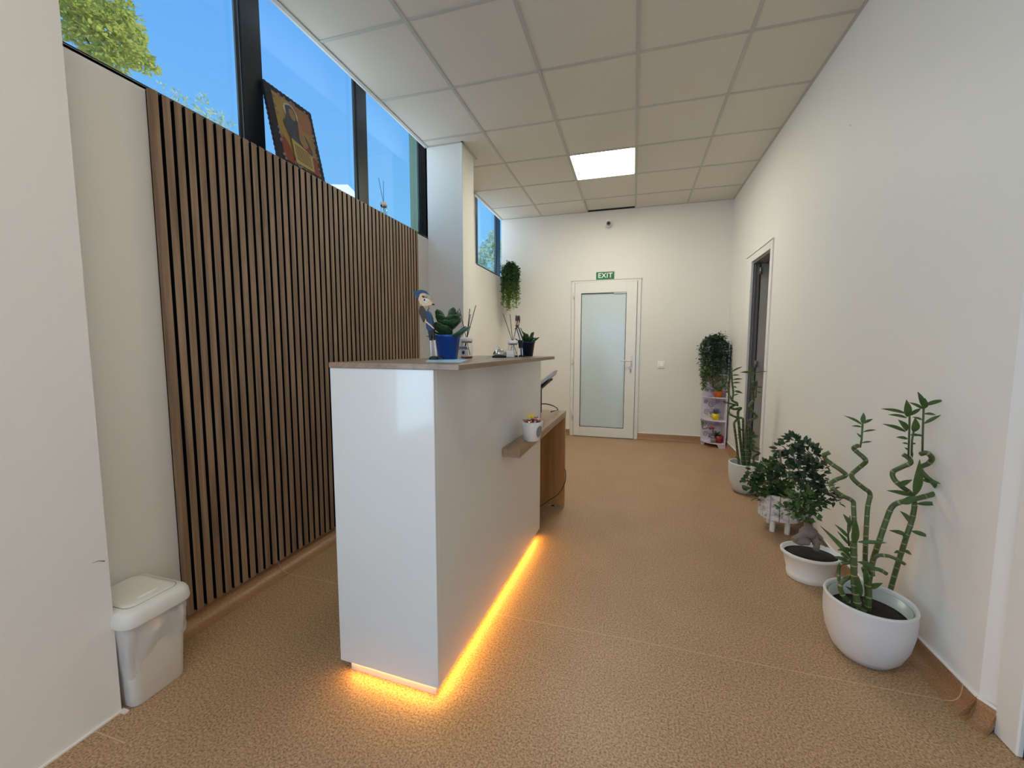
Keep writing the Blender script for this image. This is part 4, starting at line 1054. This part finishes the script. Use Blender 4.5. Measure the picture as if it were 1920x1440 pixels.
b.tube(smooth_path([p3(600, 1090, 2.40), p3(640, 1130, 2.40), p3(655, 1175, 2.38), p3(652, 1200, 2.36)]), [.022] * 6 + [.018] * 6 + [.014] * 7, 12)
b.tube(smooth_path([p3(600, 1060, 2.40), p3(650, 1100, 2.42), p3(690, 1140, 2.42), p3(720, 1180, 2.42)]), [.018] * 6 + [.012] * 6 + [.007] * 7, 10)
b.build('trunk', 'bark', e)
b = MB()
for l in ([(590, 1030), (560, 1000), (540, 900), (560, 760), (520, 640), (490, 540)], [(590, 1020), (620, 940), (610, 820), (640, 700), (600, 580)], [(600, 1020), (660, 900), (720, 840), (790, 870)], [(580, 1020), (520, 960), (450, 945)], [(560, 760), (440, 680), (420, 560)]):
    b.tube(smooth_path([p3(x, y, 2.40 + .04 * math.sin(x)) for x, y in l], 4), .0038, 6)
b.build('branches', 'bark', e)
rnd = random.Random(21); b = MB()
for x, y, r, n in ((490, 520, 42, 30), (420, 560, 30, 16), (445, 630, 48, 34), (520, 600, 55, 42), (590, 570, 58, 44), (650, 610, 48, 34), (560, 680, 70, 60), (640, 690, 55, 40), (600, 740, 60, 46), (660, 770, 42, 26), (480, 700, 50, 30), (720, 820, 40, 22), (770, 880, 28, 12), (700, 860, 40, 20), (690, 650, 25, 10), (500, 500, 30, 12)):
    rr_ = r / 3.4286 / F_PX * 2.5
    cluster(b, p3(x, y, 2.40 + rnd.uniform(-.05, .05)), (rr_, rr_, rr_), int(n * 1.15), .034, .020, rnd, 1)
b.build('dark_leaves', 'leaf_f', e)
b = MB()
for x, y, r, n in ((560, 860, 62, 44), (620, 900, 58, 44), (540, 930, 56, 40), (600, 960, 50, 30), (470, 950, 34, 14), (500, 880, 45, 24), (660, 880, 45, 24), (440, 940, 24, 8), (580, 1000, 34, 12)):
    rr_ = r / 3.4286 / F_PX * 2.5
    cluster(b, p3(x, y, 2.37 + rnd.uniform(-.05, .05)), (rr_, rr_, rr_), int(n * 1.1), .030, .020, rnd, 1)
b.build('light_leaves', 'leaf_f2', e, label='lighter young leaves low on the bonsai')

# picket planter
GX, GY = .955, 3.03
e = empty('picket_planter', (GX, GY, 0), 'whitewashed round wooden planter on three stubby legs full of scalloped leaves', 'planter')
b = MB()
n = 15
for k in range(n):
    a = 2 * PI * k / n; wv = 2 * PI * .118 / n * .94
    ca, sa = math.cos(a), math.sin(a)
    top_ = .245 + random.uniform(-.004, .004)
    b.box(-.007, .007, -wv / 2, wv / 2, .085, top_, tf=lambda q: Vector((GX + ca * (.118 + q.x) - sa * q.y, GY + sa * (.118 + q.x) + ca * q.y, q.z)), bev=.0015)
b.build('pickets', 'picket', e)
b = MB(); b.lathe([(.105, .08), (.110, .09), (.110, .225), (0, .225)], GX, GY, 30); b.build('tub', 'dark', e)
for a in (-2.3, -1.35, .6, 2.0):
    b = MB(); cx_, cy_ = GX + math.cos(a) * .088, GY + math.sin(a) * .088
    b.lathe([(.015, 0), (.016, .003), (.016, .092), (.0, .092)], cx_, cy_, 14); b.build('leg', 'pvc', e)
b = MB(); rnd = random.Random(8)
for x, y, r, n in ((215, 745, 34, 18), (250, 700, 42, 26), (300, 690, 45, 30), (350, 700, 50, 36), (400, 700, 50, 34), (450, 730, 50, 30), (250, 790, 52, 36), (320, 790, 60, 44), (390, 800, 60, 44), (450, 820, 50, 30), (290, 850, 40, 22), (360, 870, 42, 26), (440, 870, 40, 20), (500, 770, 40, 20), (350, 660, 26, 12)):
    rr_ = r / 3.4286 / F_PX * 3.15
    cluster(b, p3(x, y, 3.03 + rnd.uniform(-.06, .05)), (rr_, rr_, rr_), int(n * 1.0), .034, .034, rnd, 1, 1.0, .5)
b.build('leaves', 'leaf_g', e)
b = MB()
for k in range(9):
    a = k * .7; b.tube([(GX + math.cos(a) * .03, GY + math.sin(a) * .03, .22), (GX + math.cos(a) * .09, GY + math.sin(a) * .09, .36)], .003, 5)
b.build('stems', 'stalk', e)

# ================================================================== CORNER SHELF
SX0, SX1, SY0, SY1 = .83, 1.068, 5.29, 5.535
e = empty('corner_shelf', (1.0, 5.45, 0), 'pale lilac corner shelf with lacy cut-out backs in the far right corner', 'shelf')
b = MB(); b.box(SX1 - .011, SX1, SY0, SY1, 0.0, 1.262); b.build('side_panel', 'lilac', e)
b = MB(); b.box(SX0, SX1 - .011, SY1 - .009, SY1, .03, 1.262)
b.build('back_panel', 'lilac', e)
levels = [.045, .318, .592, .868, 1.145]
for z in levels:
    pts = [(SX1 - .011, SY1 - .009), (SX0, SY1 - .009), (SX0, SY1 - .05)]
    for k in range(9):
        a = PI + PI / 2 * k / 8
        pts.append((SX1 - .011 + math.cos(a) * (SX1 - .011 - SX0), SY1 - .05 + math.sin(a) * (SY1 - .05 - SY0)))
    b = MB(); b.prism(pts, z, z + .012); b.build('shelf_board', 'lilac', e)
# lacy fretwork scrolls standing on the back panel
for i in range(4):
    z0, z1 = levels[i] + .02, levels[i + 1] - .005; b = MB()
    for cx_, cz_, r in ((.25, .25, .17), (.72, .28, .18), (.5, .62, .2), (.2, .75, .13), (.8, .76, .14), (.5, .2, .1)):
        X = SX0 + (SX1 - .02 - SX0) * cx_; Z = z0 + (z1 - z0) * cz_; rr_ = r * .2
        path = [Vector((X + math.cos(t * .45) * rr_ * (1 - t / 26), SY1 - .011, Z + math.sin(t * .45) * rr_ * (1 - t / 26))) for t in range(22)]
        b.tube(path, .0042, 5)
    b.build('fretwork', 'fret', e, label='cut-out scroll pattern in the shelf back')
for x0, x1 in ((SX0, SX0 + .04), (SX1 - .07, SX1 - .011)):
    b = MB(); yy = SY1 - .06 if x0 == SX0 else SY0 + .01
    b.prism([(x0, .0), (x1, .0), (x1, .045), (x0 if x0 == SX0 else x0 - .02, .045)], yy, yy + .012, tf=lambda q: Vector((q.x, q.z, q.y))); b.build('foot', 'lilac', e)

# pots on the shelf: three watering-can planters
def can_pot(name, cx, cy, z, r, hgt, mat, lab, spout=-1):
    e = empty(name, (cx, cy, z), lab, 'potted plant')
    b = MB(); b.lathe([(r * .85, 0), (r, hgt), (r * .92, hgt), (r * .9, hgt * .85), (0, hgt * .85)], cx, cy, 20); b.v = [(x, y, q + z) for x, y, q in b.v]; b.build('pot', mat, e)
    b = MB(); s = spout
    b.tube([(cx + s * r * .8, cy, z + hgt * .3), (cx + s * r * 1.5, cy, z + hgt * .6), (cx + s * r * 2.1, cy, z + hgt * .8)], .004, 6); b.blob((cx + s * r * 2.2, cy, z + hgt * .82), (.008, .008, .012), 8, 6); b.build('spout', mat, e)
    b = MB(); b.tube(smooth_path([(cx - s * r * .9, cy, z + hgt * .85), (cx - s * r * 1.7, cy, z + hgt * .7), (cx - s * r * .9, cy, z + hgt * .25)], 4), .003, 6); b.build('handle', mat, e)
    return e
q = at(1346.5, 749, 1, 5.37)
e = can_pot('watering_can_planter', q.x, 5.37, levels[2] + .012, .045, .075, 'orange', 'orange watering-can planter with a leafy palm on the upper open shelf', 1)
b = MB(); rnd = random.Random(4); top = Vector((q.x, 5.37, levels[2] + .075))
for k in range(34):
    a = rnd.uniform(0, 2 * PI); L = rnd.uniform(.09, .17); pt = rnd.uniform(.35, 1.35)
    b.leaf(top, top + Vector((math.cos(a) * math.cos(pt), math.sin(a) * math.cos(pt) * .7, math.sin(pt))) * L, .013, bend=.15, fold=.15, seg=5)
b.build('leaves', 'spider', e)
q = at(1341, 791, 1, 5.37)
e = can_pot('watering_can_planter', q.x, 5.37, levels[1] + .012, .042, .078, 'yellow', 'yellow watering-can planter with a spiky grey succulent on the middle shelf', -1)
b = MB(); top = Vector((q.x, 5.37, levels[1] + .08))
for k in range(26):
    a = rnd.uniform(0, 2 * PI); L = rnd.uniform(.05, .085); pt = rnd.uniform(.4, 1.4)
    b.leaf(top, top + Vector((math.cos(a) * math.cos(pt), math.sin(a) * math.cos(pt), math.sin(pt))) * L, .012, fold=.3, seg=4)
b.build('leaves', 'succ', e)
q = at(1347, 834, 1, 5.36)
e = can_pot('watering_can_planter', q.x, 5.36, levels[0] + .012, .048, .085, 'red', 'dark red planter with a trailing succulent on the lowest shelf', -1)
b = MB(); b.lathe([(.0, .0), (.028, .0), (.032, .05), (0, .05)], q.x - .06, 5.35, 16); b.v = [(x, y, z + levels[0] + .014) for x, y, z in b.v]; b.build('side_pot', 'grey', e)
b = MB(); top = Vector((q.x - .02, 5.35, levels[0] + .09))
for k in range(30):
    a = rnd.uniform(0, 2 * PI); L = rnd.uniform(.04, .09); pt = rnd.uniform(-.3, 1.2)
    b.leaf(top, top + Vector((math.cos(a) * math.cos(pt), math.sin(a) * math.cos(pt) * .6, math.sin(pt))) * L, .016, bend=.2, fold=.2, seg=4)
b.build('leaves', 'leaf_f', e)
def p5(x, y, Y): return at(1300 + x / 11.08, 730 + y / 11.08, 1, Y)
b = MB(); b.tube(smooth_path([p5(440, 960, 5.33), p5(410, 880, 5.33), p5(400, 800, 5.32), p5(370, 775, 5.32), p5(300, 800, 5.30), p5(210, 820, 5.29), p5(185, 770, 5.29), p5(190, 720, 5.29)], 5), .0062, 8); b.build('stem', 'bark', e)
b = MB(); b.blob(p5(360, 805, 5.315), (.020, .016, .018), 12, 8); b.blob(p5(415, 810, 5.32), (.014, .014, .014), 10, 6); b.build('bow', 'red', e)
b = MB(); top = p5(190, 735, 5.29)
for dx, dy in ((-40, -130), (10, -110), (40, -60), (-30, -40), (60, 0), (20, 60), (-50, -10), (0, -90), (50, 40)):
    b.leaf(top, p5(190 + dx, 735 + dy, 5.28), .014, fold=.2, seg=4)
b.build('tip_leaves', 'spider', e)

# trailing plants
def trailing(name, loc, lab, strands, leafmat_, L, wd, seed, pot=None, per=.006):
    rnd = random.Random(seed)
    e = empty(name, loc, lab, 'hanging plant')
    b = MB(); st = MB()
    for pts, spread in strands:
        path = smooth_path(pts, 6); st.tube(path, .0014, 4)
        for a, c in zip(path, path[1:]):
            m_ = max(1, int((c - a).length / per))
            for k in range(m_):
                p = a.lerp(c, k / m_) + Vector((rnd.gauss(0, spread), rnd.gauss(0, spread), rnd.gauss(0, spread)))
                t = Vector((rnd.uniform(-1, 1), rnd.uniform(-1, 1), rnd.uniform(-.7, .6))).normalized()
                b.leaf(p, p + t * L * rnd.uniform(.7, 1.2), wd, fold=.2, seg=2, roundness=0)
    b.build('leaves', leafmat_, e); st.build('stems', 'stalk', e)
    return e
M['trail1'] = leafmat('trailing_leaf_far_left', (.028, .088, .018), .5, .5, .2, (1.68, 2.10, (.21, .36, .035)))
M['trail2'] = leafmat('trailing_leaf_shelf', (.034, .085, .034), .5, .5, .2, (.78, 1.10, (.13, .20, .05)))
rnd = random.Random(31)
S1 = []
hp = at(957, 497, 1, 5.34)
for k in range(50):
    ang = rnd.uniform(0, 2 * PI); r0 = rnd.uniform(.0, .05)
    u = 957 + rnd.uniform(-14, 15); low = 565 + rnd.uniform(-25, 22) - abs(u - 958) * .6
    a = hp + Vector((math.cos(ang) * r0, math.sin(ang) * r0, rnd.uniform(-.01, .03)))
    y_ = 5.30 + rnd.uniform(-.07, .08)
    S1.append(([a, at(u, 505, 1, y_), at(u + rnd.uniform(-3, 3), 535, 1, y_), at(u + rnd.uniform(-3, 1), low, 1, y_)], .010))
for k in range(6): S1.append(([hp + Vector((0, 0, .0)), at(940 + rnd.uniform(-4, 3), 500 + rnd.uniform(-8, 14), 1, 5.42)], .014))
e = trailing('hanging_plant', hp - Vector((0, 0, .05)), 'artificial trailing plant hanging from the sill in the far left corner', S1, 'trail1', .030, .019, 2)
b = MB(); c = at(950, 505, 1, 5.40); b.lathe([(.030, -.055), (.048, .0), (.050, .045), (.046, .046), (.044, 0), (0, -.005)], 0, 0, 24); b.v = [(x + c.x, y + c.y, z + c.z) for x, y, z in b.v]; b.build('pot', 'white', e)
S2 = []
hp = Vector((.955, 5.38, 1.30))
for k in range(46):
    u = 1313 + 54 * (k + .5) / 46 + rnd.uniform(-2, 2); y_ = 5.27 + rnd.uniform(-.05, .10)
    topv = 650 - 16 * math.sin(PI * (u - 1310) / 60) + rnd.uniform(-4, 5)
    f_ = abs(u - 1340) / 28
    low = (715 + rnd.uniform(-22, 10)) if not 1313 <= u < 1322 else 725 + rnd.uniform(-10, 10)
    if u > 1350: low -= 8
    S2.append(([hp + Vector((rnd.uniform(-.03, .03), rnd.uniform(-.03, .03), 0)), at(u, topv, 1, y_), at(u + rnd.uniform(-3, 3), (topv + low) / 2, 1, y_), at(u + rnd.uniform(-3, 3), low, 1, y_)], .010))
for k in range(14):
    S2.append(([hp, hp + Vector((rnd.uniform(-.10, .10), rnd.uniform(-.1, .08), rnd.uniform(.0, .05)))], .02))
e = trailing('hanging_plant', Vector((.955, 5.38, 1.157)), 'bushy artificial trailing plant draped over the top of the corner shelf', S2, 'trail2', .034, .022, 6, per=.009)
b = MB(); b.lathe([(.050, 1.158), (.065, 1.27), (.060, 1.27), (0, 1.24)], .965, 5.40, 24); b.build('pot', 'white', e)

# ================================================================== ICON ON THE SILL
BLc = Vector((-1.815, 1.826, SILL - .0)); h_ = Vector((-.108, .020, .435)); w_ = Vector((0, .338, .0))
nrm_ = w_.cross(h_).normalized()
if nrm_.x < 0: nrm_ = -nrm_
def icon(q):      # q.x 0..1 across, q.y 0..1 up, q.z metres towards the room
    return BLc + w_ * q.x + h_ * q.y + nrm_ * q.z
e = empty('icon_picture', BLc + w_ * .5, 'leaning religious picture with haloed robed figure in a dark ragged frame on the high sill', 'picture')
out = []; rnd = random.Random(9)
def jag(a, b_, n):
    res = []
    for k in range(n):
        t = k / n; x = a[0] + (b_[0] - a[0]) * t; y = a[1] + (b_[1] - a[1]) * t
        j = .010 * (1 if k % 2 else -.2) + rnd.uniform(-.002, .002)
        nx, ny = (b_[1] - a[1]), -(b_[0] - a[0]); res.append((x + nx * j, y + ny * j * .8))
    return res
out = jag((0, 0), (1, 0), 26) + jag((1, 0), (1, 1), 32) + jag((1, 1), (0, 1), 26) + jag((0, 1), (0, 0), 32)
b = MB(); b.prism(out, -.008, .008, tf=icon); b.build('frame', 'iframe', e)
def layer(name, pts, mat, z, smooth_=True, par=None):
    b = MB(); b.prism(sm2(pts, 3) if smooth_ else pts, z, z + .0012, tf=icon); return b.build(name, mat, par or e)
pc = layer('picture', [(.13, .07), (.90, .07), (.91, .93), (.13, .93)], 'gold', .008, False)
layer('painted_sky', [(.55, .915), (.90, .915), (.90, .66), (.70, .62), (.62, .78)], 'iorange', .0093, True, pc)
layer('painted_drape', [(.135, .075), (.34, .075), (.30, .25), (.22, .36), (.135, .38)], 'ired', .0093, True, pc)
layer('painted_drape', [(.72, .075), (.89, .075), (.89, .28), (.80, .30), (.70, .18)], 'ired', .0093, True, pc)
layer('halo', [(.46 + .15 * math.cos(a * PI / 8), .775 + .115 * math.sin(a * PI / 8)) for a in range(16)], 'ihalo', .0106, False, pc)
layer('robe', [(.36, .84), (.47, .87), (.56, .82), (.58, .70), (.66, .60), (.80, .40), (.74, .30), (.40, .36), (.30, .48), (.26, .60), (.34, .68)], 'irobe', .0120, True, pc)
layer('robe_fold', [(.52, .60), (.62, .58), (.76, .36), (.66, .32), (.54, .42)], 'ired', .0133, True, pc)
layer('face', [(.42, .81), (.50, .83), (.55, .77), (.53, .70), (.47, .68), (.42, .73)], 'iskin', .0134, True, pc)
layer('child', [(.56, .66), (.62, .68), (.66, .62), (.68, .52), (.72, .42), (.62, .36), (.54, .44), (.56, .56)], 'iskin', .0146, True, pc)
layer('scroll', [(.34, .08), (.74, .08), (.76, .30), (.56, .36), (.34, .40)], 'iscroll', .0158, False, pc)
for k in range(8):
    z = .33 - k * .026; layer('text_line', [(.38, z), (.70, z - .02), (.70, z - .027), (.38, z - .007)], 'brown', .0171, False, pc)
b = MB(); rnd = random.Random(12)
for k in range(46):
    t = rnd.random(); s_ = rnd.randrange(4)
    x, y = [(t, .02), (t, .98), (.03, t), (.97, t)][s_]; x = .12 + .80 * x; y = .06 + .88 * y; x += rnd.uniform(-.03, .03); y += rnd.uniform(-.02, .02)
    b.blob(icon(Vector((x, y, .010))), (.005, .008, .008), 6, 4)
b.build('flower_border', 'iflower', e, stuff=True)
b = MB(); c = icon(Vector((.5, 1.0, 0))); b.tube([c + Vector((0, math.cos(a) * .008, .008 + math.sin(a) * .010)) for a in [k * PI / 5 for k in range(11)]], .0016, 5); b.build('hanging_ring', 'chrome', e)

# ================================================================== OUTSIDE
g = MB(); g.box(-60, -1.9, -40, 60, -.25, -.15); struct(g.build('ground', 'paving'), 'pale paving outside')
g = MB(); g.box(-1.9, 14, -40, YR - .13, -.25, -.15); struct(g.build('ground_front', 'paving'))
b = MB(); b.box(-2.118, -2.001, 3.70, 4.60, -.15, 3.45); struct(b.build('wall_facade', 'facade'), 'pale green outside wall between the windows')
# neighbouring white pitched roof
def P_(u, v, x): return at(u, v, 0, x)
ax_ = -9.0
ap = P_(652, 346, ax_); lo = P_(630, 372, ax_); hi = P_(712, 380, ax_)
b = MB()
rl, rr2 = ap.y - 1.6, ap.y + 1.9; rz_ = ap.z - .62
b.prism([(rl, rz_), (rr2, rz_), (rr2, rz_ + .05), (ap.y, ap.z), (rl, rz_ + .05)], 0, 3.0, tf=lambda q: Vector((ax_ - q.z, q.x, q.y)))
e = empty('neighbouring_house', (ax_ - 1.5, ap.y, -.15), 'white pitched roof just showing above the high sill', 'house'); b.build('roof', 'roofw', e)
b = MB(); b.box(ax_ - 2.9, ax_ - .1, rl + .15, rr2 - .15, -.15, rz_); b.build('wall', 'roofw', e)

def tree(name, base, lab, clumps, mat, L, wd, seed, trunkr=.12, branches=()):
    rnd = random.Random(seed); e = empty(name, base, lab, 'tree')
    t = MB(); top = Vector(clumps[0][0])
    t.tube(smooth_path([Vector(base), Vector(base).lerp(top, .5) + Vector((.1, .1, .3)), top], 5), [trunkr * (1 - .75 * k / 10) for k in range(11)], 8)
    for a, c in branches: t.tube(smooth_path([Vector(a), Vector(a).lerp(Vector(c), .5) + Vector((0, 0, .08)), Vector(c)], 4), [.03, .028, .026, .024, .02, .017, .013, .009, .006], 6)
    t.build('trunk', 'wood_t', e)
    b = MB()
    for c, r, n in clumps: cluster(b, c, r, n, L, wd, rnd, 1)
    b.build('foliage', mat, e)
    return e
# near tree whose bough reaches in from the upper left
X1 = -6.2; rnd = random.Random(77); cl = [(at(60, -260, 0, X1), (.9, .9, .7), 2500)]
for u, v, r, n in ((130, 20, 40, 260), (170, 45, 42, 300), (210, 25, 36, 200), (215, 70, 34, 220), (150, 75, 30, 160), (245, 45, 20, 90), (240, 90, 26, 150), (262, 70, 14, 50), (225, 110, 26, 130), (258, 112, 18, 90), (283, 128, 12, 45), (190, 95, 24, 120), (235, 8, 18, 60), (205, 118, 14, 50), (180, 0, 40, 200), (110, -20, 50, 260), (20, -90, 90, 500), (-60, 0, 90, 400)):
    rr_ = r / F_PX * 8.0; 
    for _ in range(5):      # sprays of leaves with sky between them
        rs = rr_ * .42
        cl.append((at(u + rnd.uniform(-.75, .75) * r, v + rnd.uniform(-.6, .6) * r, 0, X1 + rnd.uniform(-.5, .5)), (rs, rs * 1.2, rs * .45), int(n * .24)))
br = [(at(0, -120, 0, X1), at(220, 60, 0, X1)), (at(80, -60, 0, X1), at(280, 128, 0, X1)), (at(20, -100, 0, X1), at(180, 100, 0, X1)), (at(60, -260, 0, X1), at(20, -90, 0, X1))]
tree('maple_tree', (X1, .6, -.15), 'sunlit green tree bough reaching across the top left window', cl, 'leaf_t', .075, .045, 41, .14, br)
X2 = -9.0; cl = [(at(390, 330, 0, X2), (.7, .9, .7), 600)]
for u, v, r, n in ((302, 172, 8, 16), (330, 195, 12, 46), (332, 180, 5, 16), (350, 205, 9, 34), (380, 200, 10, 44), (382, 186, 5, 18), (383, 225, 14, 60), (405, 225, 12, 44), (345, 225, 16, 60), (420, 228, 8, 24), (432, 242, 7, 18), (360, 240, 20, 80), (410, 245, 16, 60)):
    rr_ = r / F_PX * 11.5; cl.append((at(u, v, 0, X2 + rnd.uniform(-.4, .4)), (rr_, rr_, rr_ * 1.5), n))
q = cl[0][0]
tree('young_tree', (X2, q.y, -.15), 'thin feathery treetop just above the sill left of the leaning picture', cl, 'leaf_t2', .085, .030, 42, .08)
X3 = -7.5; cl = [(at(925, 560, 0, X3), (1.6, 2.6, 1.5), 900)]
for u, v, r, n in ((905, 480, 14, 160), (915, 465, 14, 190), (923, 452, 9, 110), (930, 470, 14, 190), (900, 498, 12, 120), (920, 495, 18, 220), (935, 490, 16, 180), (942, 462, 10, 110), (948, 475, 10, 100), (922, 440, 4, 30), (946, 498, 14, 130)):
    rr_ = r / F_PX * 23; cl.append((at(u, v, 0, X3 + rnd.uniform(-.4, .4)), (rr_, rr_, rr_), n))
q = cl[0][0]
tree('bushy_tree', (X3, q.y, -.15), 'pale sunlit bushy tree outside the far corner window', cl, 'leaf_t2', .16, .09, 43, .2)

# small marks on the walls
b = MB(); q = at(1594, 235, 0, XR); b.blob(q, (.001, .003, .003), 8, 6); tag(b.build('wall_plug_hole', 'dark'), 'tiny dark hole high on the long right wall', 'hole')
b = MB(); q = at(196, 1052, 0, -1.58); q2 = at(172, 1056, 0, -1.58); b.tube([q, (q + q2) / 2 + Vector((0, 0, .004)), q2], [.002, .0012, .0005], 5); tag(b.build('paint_crack', 'grey'), 'short curved crack in the near wall corner beside the bin', 'crack')
